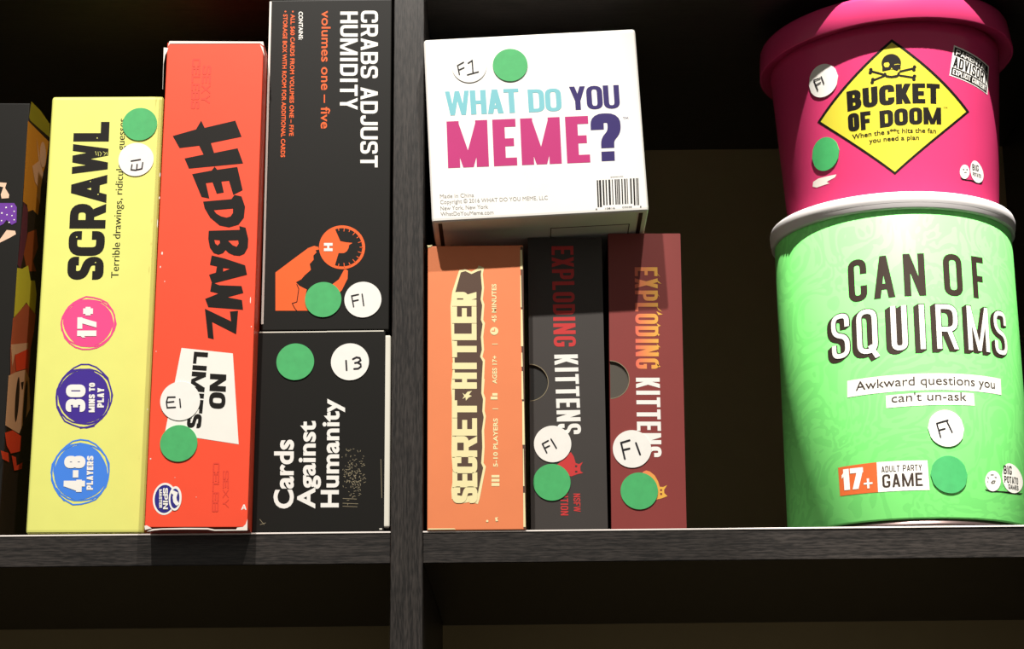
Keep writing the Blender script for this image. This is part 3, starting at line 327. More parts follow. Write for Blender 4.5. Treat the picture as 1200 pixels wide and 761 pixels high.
PRINTS['hitler'] = [
  dict(n='title_outline',m='cream',l=1,s=[('P',[[(18.11,151),(21.79,151.47),(25.18,149.95),(28.57,151.91),(29.26,153.65),(32.45,152.38),(31.69,148.34),(32.38,140.26),(31.61,133.25),(32.53,130.34),(31.8,121.23),(32.76,119.2),(31.74,111.29),(32.19,103.35),(31.24,99.45),(32.64,97.43),(32.1,86.61),(32.43,86.11),(31.76,78.17),(32.76,75.19),(32.33,67.78),(32.99,64.82),(31.94,56.47),(32.22,47.16),(31.55,37.9),(32.83,35.94),(29.21,17.58),(28.24,14.7),(24.2,15.95),(18.26,15.04),(13.74,17.74),(13.41,22.81),(14.47,29.82),(13.53,43.2),(13.79,59.6),(13.81,75.39),(13.33,82.53),(14.55,93.78),(13.56,111.48),(13.09,129.53),(14.07,137.96)]])],c=[dict(n='title_shadow',m='brown_ink',l=2,s=[('P',[[(19.04,149.61),(21.74,150.35),(25.17,148.52),(28.86,150.27),(30.82,150.76),(30.51,148.2),(31.16,140.02),(30.34,133.41),(31.21,129.85),(30.43,121.24),(31.39,118.71),(30.38,111.15),(30.93,103.61),(29.89,99.61),(31.42,96.6),(30.74,85.63),(30.46,78.19),(31.41,74.71),(30.99,67.79),(31.74,64.34),(30.64,56.48),(30.88,47.17),(30.16,37.91),(31.3,35.23),(28.27,20.97),(26.36,20.02),(21.12,19.11),(15.89,20.13),(14.94,24.97),(15.91,37.09),(15.23,59.09),(15.51,83.8),(15.3,108.8),(15.09,127.99),(15.83,137.64)]])]),dict(n='title_lettering',m='cream',l=3,s=[('T','SECRET HITLER','slab',(28.01,15.18),(-0.04,122.58),(-13.94,0.14),[(0,0.0767),(0.0728,0.142),(0.138,0.2154),(0.2134,0.3111),(0.3131,0.3952),(0.3972,0.4798),(0.4818,0.5303),(0.5344,0.6115),(0.6176,0.6685),(0.6848,0.7626),(0.7667,0.8468),(0.8489,0.9294),(0.9315,0.9999)]),('P',[[(19.84,78.3),(21.29,77.29),(22.74,79.01),(25.16,79.48),(23.46,77.27),(25.15,76.51),(23.21,75.54),(21.76,73.82),(21.52,75.8),(19.83,74.83),(20.8,76.55)]])])],t='cream outlined slab title'),
  dict(n='info_lettering',m='cream',l=1,s=[('T','5-10 PLAYERS','F2',(39.47,35.63),(0.2,27.89),(-2.53,0.03),None),('T','AGES 17+','F2',(39.33,83.55),(0.12,16.46),(-2.56,0.03),None),('T','45 MINUTES','F2',(39.34,119.63),(0.06,22.85),(-2.63,0.03),None),('L',0.45,[[(36.92,68.97),(39.81,68.94)],[(36.92,106.81),(39.83,106.78)]]),('P',[[(35.95,31.05),(40.39,31.01),(40.38,29.55),(35.95,29.6)]]),('P',[[(35.94,28.87),(40.38,28.83),(40.37,27.23),(35.93,27.27)]]),('P',[[(35.93,26.55),(40.36,26.5),(40.35,24.71),(35.92,24.76)]]),('P',[[(36.73,78.12),(39.63,78.09),(39.62,76.6),(36.72,76.63)]]),('P',[[(35.76,76.15),(39.62,76.11),(39.6,74.38),(35.75,74.42)]]),('E',(38.04,114.5),2.34,2.34,0)],c=[dict(n='clock_hands',m='orange_carton',l=2,s=[('L',0.5,[[(36.72,114.51),(38.23,114.5),(38.24,115.71)]])])]),
  dict(n='box_edge',m='brown_ink',l=1,s=[('P',[[(53.5,0.6),(54.95,0.6),(54.95,164.5),(53.5,164.8)]])],t='dark rubbed edge strip'),
  dict(n='worn_edge',m='cream',l=2,s=[('P',[[(53.4709,1.5),(54.7275,1.5),(54.5275,20.7122),(53.5709,20.7122)]])]),
  dict(n='worn_edge',m='cream',l=2,s=[('P',[[(53.5612,24.5281),(54.2815,24.5281),(54.0815,45.8462),(53.6612,45.8462)]])]),
  dict(n='worn_edge',m='cream',l=2,s=[('P',[[(53.4245,48.1362),(54.7551,48.1362),(54.5551,73.1167),(53.5245,73.1167)]])]),
  dict(n='worn_edge',m='cream',l=2,s=[('P',[[(53.2233,74.2789),(54.3039,74.2789),(54.1039,90.7222),(53.3233,90.7222)]])]),
  dict(n='worn_edge',m='cream',l=2,s=[('P',[[(53.2084,93.3588),(54.104,93.3588),(53.904,101.5948),(53.3084,101.5948)]])]),
  dict(n='worn_edge',m='cream',l=2,s=[('P',[[(53.1798,105.3271),(54.4378,105.3271),(54.2378,127.1102),(53.2798,127.1102)]])]),
  dict(n='worn_edge',m='cream',l=2,s=[('P',[[(53.1633,128.3542),(53.8646,128.3542),(53.6646,147.4684),(53.2633,147.4684)]])]),
  dict(n='worn_edge',m='cream',l=2,s=[('P',[[(53.2077,151.0569),(54.5954,151.0569),(54.3954,162.8271),(53.3077,162.8271)]])]),
  dict(n='worn_edge',m='cream',l=2,s=[('P',[[(-0.32,166.22),(2.83,166.29),(1.85,165.21),(0.12,164.72)]])]),
  dict(n='worn_edge',m='cream',l=2,s=[('P',[[(37.7,6.92),(39.6,7.14),(38.88,6.19),(39.59,4.98),(38.16,4.75)]])]),
  dict(n='worn_edge',m='cream',l=2,s=[('E',(33.42,5.04),0.66,0.66,0)]),
  dict(n='worn_edge',m='cream',l=2,s=[('P',[[(0.5,0.5),(16,0.5),(15,1.1),(0.5,1.2)]])])]
PRINTS['ekb'] = [
  dict(n='title_lettering',m='red_ink',l=1,s=[('T','EXPLODING','cond',(13.88,170.76),(0.51,-60.92),(12.83,0.07),None)]),
  dict(n='title_lettering',m='white',l=1,s=[('T','KITTENS','cond',(14.57,105.06),(1.17,-47.12),(13.56,0.11),None)]),
  dict(n='cat_emblem',m='red_ink',l=1,s=[('P',[[(14.35,39.65),(16.87,41.74),(23.19,47.6),(24.81,45.04),(25.83,41.23),(27.64,40.53),(29.99,41.77),(28.45,39.09),(28.48,36.56),(30.04,35.44),(26.3,34.64),(23.37,33.49),(20.9,34.11),(15.09,33.74)],[(25.56,39.96),(26.8,39.78),(26.61,38.68),(25.45,38.78)],[(25.42,36.67),(26.74,36.66),(26.73,35.56),(25.48,35.58)]])]),
  dict(n='edition_lettering',m='red_ink',l=1,s=[('T','NSFW','cond',(24.28,23.57),(0.07,-10.45),(3.8,-0.04),None),('T','EDITION','cond',(16.91,27.84),(-0.01,-16.73),(4.3,-0.04),None)]),
  dict(n='sticker',m='white_sticker',l=5,s=[('E',(12.87,52.37),10.65,10.65,0)],c=[dict(n='handwriting',m='ink',l=7,s=[('L',0.8,[[(10.4,54.35),(7.04,52.43),(9.47,47.23)],[(8.18,49.87),(11.02,51.29)],[(11.99,55.19),(15,49.89)]])])],t='round white sticker'),
  dict(n='sticker',m='green_sticker',l=6,s=[('E',(12.14,30.16),10.6,10.6,0)],t='round green sticker')]
PRINTS['ekr'] = [
  dict(n='title_lettering',m='flame_ink',l=1,s=[('T','EXPLODING','cond',(15.29,157.17),(-0.2,-61.25),(13.28,-0.01),None),('P',[[(27.93,154.39),(30.26,150.99),(29.07,152.13)]]),('P',[[(27.85,149.77),(30.73,147.02),(28.99,147.52)]]),('P',[[(27.72,142.1),(29.86,138.76),(28.85,139.85)]]),('P',[[(27.57,133.44),(30.76,130.06),(28.7,131.2)]]),('P',[[(27.52,130.39),(31.16,128.5),(28.65,128.15)]]),('P',[[(27.39,123.29),(29.9,121.7),(28.53,121.06)]]),('P',[[(27.3,117.73),(29.34,116.37),(28.43,115.5)]]),('P',[[(27.19,111.17),(29.54,108.63),(28.31,108.95)]]),('P',[[(27.12,107.14),(28.83,104.44),(28.24,104.93)]]),('P',[[(26.98,99.12),(29.41,97.23),(28.1,96.91)]])]),
  dict(n='title_lettering',m='white',l=1,s=[('T','KITTENS','cond',(15.05,90.62),(0.34,-46.56),(13.66,0),None)]),
  dict(n='cat_emblem',m='flame_ink',l=1,s=[('P',[[(17.73,34.41),(18.42,35.67),(20.15,36.35),(22.25,35.67),(24.89,33.44),(26.74,30.04),(27.65,26.93),(29.55,26.74),(31.86,27.81),(30.1,25.19),(30.16,23.25),(31.94,21.51),(28.48,20.16),(25.13,19.38),(20.84,19.38)],[(27.81,25.48),(28.96,25.48),(28.94,24.41),(27.79,24.41)],[(27.77,23.25),(28.92,23.25),(28.99,22.09),(27.75,22.09)]])]),
  dict(n='sticker',m='white_sticker',l=5,s=[('E',(12.19,48.75),10.94,10.94,0)],c=[dict(n='handwriting',m='ink',l=7,s=[('L',1.05,[[(10.82,53.75),(6,52.28),(7.99,42.98)],[(7.1,48.07),(10.75,48.95)],[(14.45,52.18),(16.75,45.52)]])])],t='round white sticker'),
  dict(n='sticker',m='green_sticker',l=6,s=[('E',(15.96,24.41),10.6,10.6,0)],t='round green sticker')]
PRINTS['meme'] = [
  dict(n='title_lettering',m='teal_ink',l=1,s=[('T','WHAT','impact',(11.2,64.28),(42.51,-0.48),(-0.15,14.94),None),('T','DO','impact',(58.88,63.62),(19.19,-0.2),(-0.03,14.11),None)]),
  dict(n='title_lettering',m='purple_ink',l=1,s=[('T','YOU','impact',(82.86,63.58),(28.83,-0.53),(0.07,14.56),None),('T','?','impactq',(93.13,31.43),(17.3,-0.22),(1.06,29.19),None),('T','TM','F0',(112.77,56.24),(3.11,-0.07),(-0.01,1.33),None)]),
  dict(n='title_lettering',m='magenta_ink',l=1,s=[('T','MEME','impact2',(10.75,32.16),(81.63,-1.13),(0.38,28.52),[(0,0.2874),(0.3227,0.4866),(0.5194,0.7994),(0.8372,1)])]),
  dict(n='address_lettering',m='grey_ink',l=1,s=[('T','Made in China','F0',(5.35,14.22),(19.37,-0.32),(-0.02,2.32),None),('T','Copyright © 2016 WHAT DO YOU MEME, LLC','F0',(5.31,10.75),(61.38,-0.77),(-0.02,2.31),None),('T','New York, New York','F0',(5.27,7.03),(27.12,-0.51),(-0.02,2.31),None),('T','WhatDoYouMeme.com','F0',(5.23,3.58),(30.13,-0.68),(-0.02,2.31),None)]),
  dict(n='barcode',m='black_ink',l=1,s=[('P',[[(95.28,20.02),(96.09,20.02),(95.59,3.79),(94.78,3.8)]]),('P',[[(96.54,20.01),(97.71,20.01),(97.2,3.79),(96.03,3.79)]]),('P',[[(98.52,20.01),(99.42,20.01),(98.94,4.87),(98.04,4.87)]]),('P',[[(100.23,20.01),(100.95,20.01),(100.46,4.87),(99.74,4.87)]]),('P',[[(101.93,20.01),(103.01,20),(102.52,4.87),(101.45,4.87)]]),('P',[[(103.91,20),(104.41,20),(103.91,4.86),(103.42,4.87)]]),('P',[[(105.53,20),(106.25,20),(105.75,4.86),(105.03,4.86)]]),('P',[[(106.61,20),(107.15,20),(106.65,4.86),(106.11,4.86)]]),('P',[[(107.51,20),(108.28,20),(107.77,4.86),(107.01,4.86)]]),('P',[[(109.31,19.99),(109.99,19.99),(109.47,4.85),(108.8,4.86)]]),('P',[[(110.89,19.99),(111.74,19.99),(111.22,4.85),(110.37,4.85)]]),('P',[[(112.37,19.99),(112.87,19.99),(112.34,4.85),(111.85,4.85)]]),('P',[[(114.26,19.99),(115.16,19.98),(114.63,4.85),(113.73,4.85)]]),('P',[[(116.02,19.98),(116.96,19.98),(116.38,3.76),(115.44,3.76)]]),('P',[[(117.68,19.98),(118.18,19.98),(117.59,3.76),(117.1,3.76)]]),('P',[[(118.49,19.98),(119.07,19.98),(118.49,3.76),(117.91,3.76)]]),('T','8','F0',(93.53,2.15),(0.9,0),(0.02,0.94),None),('T','10816','F0',(98.91,2.27),(5.6,-0.03),(0.02,0.94),None),('T','03038','F0',(108.78,2.42),(5.38,-0.02),(0.02,0.94),None),('T','1','F0',(118.94,2.22),(0.63,0.01),(0.02,0.94),None),('T','85000300','F0',(103.31,21.11),(7.2,0.07),(-0.01,0.57),None)]),
  dict(n='sticker',m='white_sticker',l=5,s=[('E',(25.92,93.92),10.01,10.01,0)],c=[dict(n='handwriting',m='ink',l=7,s=[('L',0.75,[[(22.71,96.57),(19.17,94.75),(19.95,89.1)],[(19.56,91.81),(22.86,93.2)],[(25.39,95.86),(27.76,97.41),(27.89,89.32)],[(24.62,88.61),(31.06,90.15)]])])],t='round white sticker'),
  dict(n='sticker',m='green_sticker',l=6,s=[('E',(49.7,93.35),10.12,10.12,0)],t='round green sticker')]
PRINTS['bucket'] = [
  dict(n='warning_diamond',m='black_ink',l=1,s=[('P',[[(-7.28,98.9),(41.37,57.86),(-9.93,15.61),(-56.96,56.22)]])],c=[dict(n='diamond_field',m='diamond_yellow',l=2,s=[('P',[[(-7.35,96.86),(38.5,57.27),(-9.87,17.32),(-54.38,55.78)]])]),dict(n='skull_emblem',m='black_ink',l=3,s=[('P',[[(-12.19,79.88),(-12.79,80.65),(-13.27,81.52),(-13.59,82.45),(-13.77,83.43),(-13.78,84.41),(-13.63,85.38),(-13.33,86.31),(-12.88,87.16),(-12.3,87.92),(-11.6,88.57),(-10.81,89.08),(-9.95,89.44),(-9.03,89.65),(-8.1,89.69),(-7.16,89.58),(-6.26,89.3),(-5.42,88.87),(-4.66,88.3),(-4,87.6),(-3.46,86.8),(-3.06,85.92),(-2.81,84.97),(-2.73,83.99),(-2.8,83),(-3.03,82.04),(-3.42,81.14),(-3.95,80.31),(-4.61,79.59),(-5.37,78.99),(-3.05,81.54),(-3.4,78.84),(-5.92,78.94),(-6.21,77.53),(-10.9,77.59),(-11.25,79.04),(-13.64,79.25),(-13.6,81.84)],[(-12.25,84.68),(-9.85,84.84),(-9.17,83.38),(-10.02,81.66),(-11.98,81.7),(-12.66,83.06)],[(-6.79,83.23),(-4.81,83.61),(-3.19,83.32),(-3.43,82.85),(-4.84,83.02),(-6.49,82.63)],[(-8.29,81.43),(-9.03,79.94),(-8.25,80.24),(-7.39,79.96)]]),('P',[[(-12.7,78.45),(-11.63,78.12),(-11.17,76.67),(-8.47,76.13),(-5.49,76.56),(-4.75,78.18),(-3.43,78.37),(-3.98,76.03),(-5.57,74.91),(-8.54,74.72),(-11.57,75.29),(-12.7,76.56)]]),('L',1.2,[[(-12.78,77.16),(-20.59,80.28)]]),('E',(-20.09,81.16),0.99,0.99,0),('E',(-20.54,79.32),0.99,0.99,0),('L',1.2,[[(-12.82,76.34),(-19.88,74.03)]]),('E',(-19.39,74.91),0.99,0.99,0),('E',(-19.83,73.08),1,1,0),('L',1.2,[[(-3.42,78.6),(4.41,80.42)]]),('E',(4.9,81.38),1.01,1.01,0),('E',(4.48,79.48),1.01,1.01,0),('L',1.2,[[(-3.54,76.01),(4.16,74.64)]]),('E',(4.65,75.59),1.02,1.02,0),('E',(4.23,73.7),1.02,1.02,0)]),dict(n='title_lettering',m='black_ink',l=3,s=[('T','BUCKET','bucket',(-35.78,57.64),(55.48,1.67),(0.3,12.28),None),('T','OF','bucket',(-36.12,45.06),(13.85,-0.38),(0.21,11.07),None),('T','DOOM','bucket',(-17.04,44.78),(37.18,2.02),(0.19,10.29),None)]),dict(n='tagline_lettering',m='black_ink',l=3,s=[('T','When the s**t hits the fan','F1',(-34.1,40.09),(50.65,0.9),(0,2.94),None),('T','you need a plan','F1',(-24.01,36.14),(29.7,0.36),(-0.03,2.81),None),('T','TM','F0',(21.74,56.47),(2.86,0.45),(0.04,1.18),None)])],t='yellow diamond warning panel'),
  dict(n='sticker',m='white_sticker',l=5,s=[('E',(-50.08,80.5),10.2,10.2,0)],c=[dict(n='handwriting',m='ink',l=7,s=[('L',0.75,[[(-51.31,82.39),(-56.06,82.45),(-53.84,75.46)],[(-55.15,78.92),(-51.41,79.69)],[(-50.57,83.11),(-49.18,78.29)]])])],t='round white sticker'),
  dict(n='sticker',m='green_sticker',l=6,s=[('E',(-53.39,35.25),10.2,10.2,0)],t='round green sticker'),
  dict(n='scuff_mark',m='paper',l=1,s=[('P',[[(-65.3,21.1),(-60.72,21.95),(-46.71,21.11),(-47.88,19.63),(-54.36,18.21),(-52.35,16.86),(-62.65,16.86),(-66.24,18.37)]])]),
  dict(n='advisory_label',m='white',l=1,s=[('P',[[(30.47,97.48),(62.48,92.19),(60.21,73.44),(26.75,77.96)]])],c=[dict(n='label_bars',m='black_ink',l=2,s=[('P',[[(31.06,96.42),(60.97,91.38),(60.36,86.48),(30.1,91.33)]]),('P',[[(28.63,83.53),(59.44,78.98),(58.87,74.31),(27.71,78.68)]])]),dict(n='label_lettering',m='black_ink',l=2,s=[('T','ADVISORY','cond',(29.27,84.04),(29.78,-4.42),(1.2,6.43),None)]),dict(n='label_lettering',m='white',l=3,s=[('T','PARENTAL','cond',(31.5,91.58),(27.15,-4.47),(0.67,3.62),None),('T','EXPLICIT CONTENT','cond',(28.91,79.13),(28.66,-4.11),(0.61,3.29),None)])],t='black and white advisory label'),
  dict(n='maker_emblem',m='black_ink',l=1,s=[('P',[[(32.79,15.77),(37.67,15.29),(42.37,15.98),(48.34,15.36),(53.67,17.22),(52.12,15.21),(46.54,14.58),(42.35,15.15),(37.66,14.74),(34.35,14.63)]])],c=[dict(n='emblem_field',m='white',l=2,s=[('P',[[(40.61,20.62),(40.48,19.66),(40.17,18.71),(39.68,17.82),(39.04,17.03),(38.29,16.37),(37.46,15.88),(36.59,15.59),(35.74,15.5),(34.92,15.63),(34.19,15.95),(33.57,16.47),(33.09,17.14),(32.77,17.95),(32.62,18.84),(32.65,19.78),(32.85,20.73),(33.22,21.63),(33.74,22.46),(34.39,23.17),(35.14,23.73),(35.97,24.11),(36.82,24.31),(37.68,24.3),(38.49,24.09),(39.21,23.69),(39.81,23.11),(40.26,22.39),(40.53,21.54)]]),('P',[[(53.43,24.21),(54.01,23.13),(54.36,21.99),(54.43,20.84),(54.21,19.7),(53.72,18.61),(52.97,17.62),(52.01,16.75),(50.88,16.05),(49.66,15.54),(48.39,15.26),(47.13,15.2),(45.92,15.38),(44.82,15.79),(43.85,16.42),(43.02,17.24),(42.37,18.21),(41.88,19.32),(41.57,20.5),(41.43,21.72),(41.45,22.95),(41.62,24.12),(41.94,25.21),(42.38,26.19),(42.96,27.02),(43.65,27.67),(44.44,28.14),(45.33,28.42),(46.31,28.49),(47.36,28.37),(48.45,28.06),(49.56,27.57),(50.66,26.92),(51.7,26.14),(52.64,25.22)]])]),dict(n='emblem_lettering',m='black_ink',l=3,s=[('T','BIG','cond',(43,22.17),(5.94,0.25),(-0.08,3.72),None),('T','POTATO','cond',(43.25,18.68),(8.07,0.23),(-0.11,2.27),None),('E',(35.44,21.25),0.48,0.48,0),('E',(38.21,21.57),0.5,0.5,0),('L',0.35,[[(35.75,19.38),(37.98,19.83)]])])],t='white egg shaped emblem')]
PRINTS['can'] = [
  dict(n='title_lettering',m='brown_ink2',l=1,s=[('T','CAN OF','can',(-40.54,133.06),(83.88,1.82),(0.2,25.37),[(0,0.1337),(0.1762,0.3231),(0.3845,0.5324),(0.5703,0.6053),(0.6625,0.8071),(0.8908,1)])]),
  dict(n='title_lettering',m='brown_ink2',l=1,s=[('X',('T','SQUIRMS','can2',(-53.26,100.92),(114.79,2.65),(0.4,26.45),[(0,0.1015),(0.1408,0.2459),(0.3138,0.3931),(0.4439,0.4904),(0.5379,0.654),(0.7082,0.8462),(0.888,1)]),[(0,0),(-0.5,-0.31),(-1,-0.62),(-1.5,-0.93),(-2,-1.24),(-2.6,-1.612)],1)],c=[dict(n='lettering_face',m='white',l=3,s=[('T','SQUIRMS','can2',(-53.26,100.92),(114.79,2.65),(0.4,26.45),[(0,0.1015),(0.1408,0.2459),(0.3138,0.3931),(0.4439,0.4904),(0.5379,0.654),(0.7082,0.8462),(0.888,1)])])]),
  dict(n='tagline_strip',m='panel_white',l=1,s=[('P',[[(-44.42,87.27),(51.86,88.64),(51.4,78.93),(-44.99,77.46)]]),('P',[[(-22.23,75.99),(29.46,77.51),(29.53,70.16),(-22.37,68.67)]])],c=[dict(n='tagline_lettering',m='brown_ink2',l=2,s=[('T','Awkward questions you','F0',(-39.41,80.74),(85.16,1.17),(0.14,5.06),None),('T',"can't un-ask",'F0',(-19.28,71.73),(43.58,0.91),(0.28,4.87),None)])],t='white strip'),
  dict(n='sticker',m='white_sticker',l=5,s=[('E',(10.65,56.01),10.6,10.6,0)],c=[dict(n='handwriting',m='ink',l=7,s=[('L',0.75,[[(11.7,60.74),(5.11,58.78),(6.86,50.83)],[(5.98,54.8),(9.63,55.85)],[(10.94,60.29),(13.72,53.82)]])])],t='round white sticker'),
  dict(n='sticker',m='green_sticker',l=6,s=[('E',(10.58,29.55),10.7,10.7,0)],t='round green sticker'),
  dict(n='age_panel',m='orange_panel',l=1,s=[('P',[[(-53.4,37.72),(-29.62,38.08),(-29.71,20.9),(-53.04,21.21)]])],c=[dict(n='age_lettering',m='white',l=2,s=[('T','17','heavy2',(-51.08,24.11),(13.51,-0.24),(-0.2,12.14),None),('T','+','heavy2',(-37.72,24.51),(5.15,-0.06),(-0.03,4.31),None)])],t='orange age panel'),
  dict(n='game_panel',m='panel_white',l=1,s=[('P',[[(-29.62,38.08),(-1.37,37.65),(-1.13,20.73),(-29.71,20.9)]])],c=[dict(n='game_lettering',m='brown_ink2',l=2,s=[('T','ADULT PARTY','cond2',(-27.11,32.03),(22.43,-0.03),(0.02,3.4),None),('T','GAME','cond3',(-27,23.26),(22.29,0.01),(0.07,7.41),None)])],t='white game panel'),
  dict(n='maker_emblem',m='black_ink',l=1,s=[('P',[[(32.53,22.29),(35.84,21.84),(44.35,22.16),(51.28,22.64),(61.15,22.97),(67.87,23.91),(63.97,22.45),(52.64,21.54),(44.29,21.53),(36.9,20.85),(33.34,21.46)]])],c=[dict(n='emblem_field',m='panel_white',l=2,s=[('P',[[(44.98,28.07),(44.69,26.76),(44.11,25.49),(43.27,24.3),(42.23,23.27),(41.03,22.44),(39.75,21.85),(38.45,21.53),(37.18,21.49),(36,21.73),(34.96,22.25),(34.11,23),(33.47,23.97),(33.06,25.1),(32.92,26.33),(33.03,27.62),(33.4,28.9),(34.01,30.11),(34.84,31.19),(35.86,32.11),(37.03,32.81),(38.29,33.27),(39.6,33.46),(40.89,33.38),(42.1,33.02),(43.16,32.41),(44.03,31.57),(44.64,30.53),(44.96,29.34)]]),('P',[[(67.39,34.26),(68.38,32.89),(68.87,31.44),(68.77,29.94),(68.09,28.43),(66.88,26.98),(65.24,25.64),(63.29,24.47),(61.16,23.51),(58.96,22.82),(56.78,22.42),(54.71,22.32),(52.8,22.53),(51.1,23.03),(49.65,23.82),(48.46,24.85),(47.54,26.08),(46.91,27.48),(46.55,28.99),(46.45,30.55),(46.59,32.12),(46.98,33.63),(47.58,35.04),(48.38,36.3),(49.37,37.38),(50.55,38.25),(51.89,38.88),(53.39,39.27),(55.03,39.4),(56.8,39.29),(58.66,38.94),(60.57,38.37),(62.49,37.59),(64.33,36.63),(66,35.52)]])]),dict(n='emblem_lettering',m='black_ink',l=3,s=[('T','BIG','cond',(47.89,32.53),(7.78,0.41),(0.28,4.91),None),('T','POTATO','cond',(47.89,27.66),(14.08,0.5),(0.15,3.81),None),('T','GAMES','cond',(51.21,24.44),(10.59,0.25),(0.01,2.53),None),('L',0.35,[[(37.26,30.92),(39.41,31.11)],[(40.13,29.83),(41.59,29.7)],[(34.83,29.36),(35.57,28.8)],[(34.74,27.12),(34.88,26.23)]]),('L',0.35,[[(37.19,26.43),(38.71,27.64),(40.27,27.6),(39.56,26.46),(37.39,26.08)]])])],t='white egg shaped emblem')]
PRINTS['horror'] = [
  dict(n='figure_print',m='skin_ink',l=1,s=[('P',[[(43,207.34),(49.92,206.86),(49.16,203.75),(51.92,199.62),(51.77,197.56),(47.68,197.23),(47.01,199.6),(48.14,204.26),(43.15,205.27)]]),('P',[[(45.77,170.33),(48.54,172.39),(52.03,178.03),(56.95,177.55),(57.58,175.51),(54.32,173.44),(48.69,170.35),(45.88,168.81)]])],c=[dict(n='dress_print',m='dress_purple',l=2,s=[('P',[[(42.99,194.41),(55.23,194.48),(56.89,191.92),(57.36,182.67),(54.73,181.12),(51.58,184.18),(49.81,181.6),(44.18,178.5)]])]),dict(n='dress_dots',m='white',l=3,s=[('E',(50.74,191.68),0.49,0.49,0),('E',(53.91,192.41),0.39,0.39,0),('E',(48.54,188.27),0.49,0.49,0),('E',(55.61,189.34),0.39,0.39,0),('E',(54.52,186.76),0.39,0.39,0),('E',(51.55,187.26),0.39,0.39,0),('E',(48.68,183.65),0.39,0.39,0),('E',(53.16,182.65),0.39,0.39,0),('E',(55.98,184.2),0.39,0.39,0)])],t='printed arms and spotted purple dress')]
PRINTS['horror_side'] = [
  dict(n='side_art',m='art_olive',l=1,s=[('P',[[(2.27,258.64),(25.12,261.72),(49.6,262.45),(51.96,254.55),(3.63,246.98),(0.04,247.71)]])]),
  dict(n='side_art',m='art_orange',l=1,s=[('P',[[(-2.03,244.81),(50.65,251.32),(46.46,235.06),(37.3,221.03),(38.78,208.71),(37.18,199.44),(24.47,198.58),(13.22,193.77),(10.19,196.91),(0.22,195.61)]])]),
  dict(n='side_art',m='art_tan',l=2,s=[('P',[[(19.94,242.54),(29.06,230.94),(15.12,222.72),(23.5,216.18),(32.5,215.08),(30,208.9),(39.22,207.25),(38.46,217.15),(41.85,228.01),(34.4,230.72)]])]),
  dict(n='side_art',m='art_tan',l=2,s=[('E',(37.9,238.24),7.73,7.73,0)]),
  dict(n='side_art',m='art_plum',l=1,s=[('P',[[(2.23,195.78),(12.79,195.2),(15.12,180.39),(10.91,166.68),(5.92,155.95),(-1.21,156.83)]])]),
  dict(n='side_art',m='art_rust',l=1,s=[('P',[[(16.74,181.95),(35.61,190.15),(42.75,180.81),(33.19,169.43),(42.81,166.07),(21.33,159.59),(10.91,166.68)]])]),
  dict(n='side_art',m='art_yellow',l=2,s=[('P',[[(-1.77,154.64),(9.52,157.56),(22.26,163.49),(30.61,156.69),(40.42,159.6),(46.7,153.07),(46.31,139.91),(24.63,141.54),(-0.84,124.77)]])]),
  dict(n='side_art',m='art_brick',l=2,s=[('P',[[(-2.67,124.26),(24.77,141.07),(48.16,140.94),(47.05,130.24),(42,118.56),(41.8,98.04),(2.12,88.37),(-3.35,106.71)]])]),
  dict(n='side_art',m='art_tan',l=3,s=[('P',[[(-3.15,108.69),(35.3,119.83),(34.77,114.58),(6.92,105.36),(3.33,97.5)]])]),
  dict(n='side_art',m='art_tan',l=3,s=[('P',[[(-3.18,90.46),(15.26,97.51),(34,103.19),(43.21,100.38),(50.7,83.79),(38.87,73.01),(29.31,63.92),(-2.4,61.88)]])]),
  dict(n='side_art',m='art_red',l=4,s=[('P',[[(6.98,105.18),(36.29,116.51),(38.38,105.3),(12.28,96.76)]])]),
  dict(n='side_art',m='art_red',l=4,s=[('P',[[(-2.26,57.56),(13.75,62.51),(34.31,63.5),(34.15,54.51),(13.84,49.02),(3.38,51.5)]])]),
  dict(n='side_art',m='art_red',l=4,s=[('P',[[(-8.37,46.15),(8.24,48.16),(11.57,43.5),(-3.47,42.37)]])]),
  dict(n='side_art',m='art_red',l=4,s=[('P',[[(16.01,48.3),(25.63,49.29),(28.9,45.03),(41.74,49.59),(40.93,45.45),(24.08,41.12)]])]),
  dict(n='side_art',m='art_dark',l=4,s=[('E',(19.09,81.99),4.26,13.15,0)]),
  dict(n='side_art',m='art_dark',l=4,s=[('E',(38.37,82.98),3.99,14.78,0)]),
  dict(n='side_art',m='art_dark',l=4,s=[('P',[[(24.61,93.3),(31.35,95.44),(30.31,90.65),(28.01,90.1)]])])]
# ------------------------------------------------------------------ building helpers
def link_mesh(name, bm, material, parent=None, smooth=False):
    me = bpy.data.meshes.new(name); bm.to_mesh(me); bm.free()
    if smooth:
        for p in me.polygons: p.use_smooth = True
    ms = material if isinstance(material, (list, tuple)) else [material]
    for q in ms: me.materials.append(MAT[q])
    o = bpy.data.objects.new(name, me); COL.objects.link(o)
    if parent: o.parent = parent
    return o
def empty(name, label, cat, loc, rot=(0, 0, 0), group=None):
    o = bpy.data.objects.new(name, None); COL.objects.link(o); o.empty_display_size = .02
    o.location = loc; o.rotation_euler = rot; o['label'] = label; o['category'] = cat
    if group: o['group'] = group
    return o
def add_box(bm, x0, y0, z0, x1, y1, z1, bev=0, seg=2):
    g = bmesh.ops.create_cube(bm, size=1)
    for v in g['verts']: v.co = Vector(((x0+x1)/2+v.co.x*(x1-x0), (y0+y1)/2+v.co.y*(y1-y0), (z0+z1)/2+v.co.z*(z1-z0)))
    if bev:
        es = list({e for v in g['verts'] for e in v.link_edges})
        bmesh.ops.bevel(bm, geom=es, offset=bev, segments=seg, affect='EDGES', profile=.6)
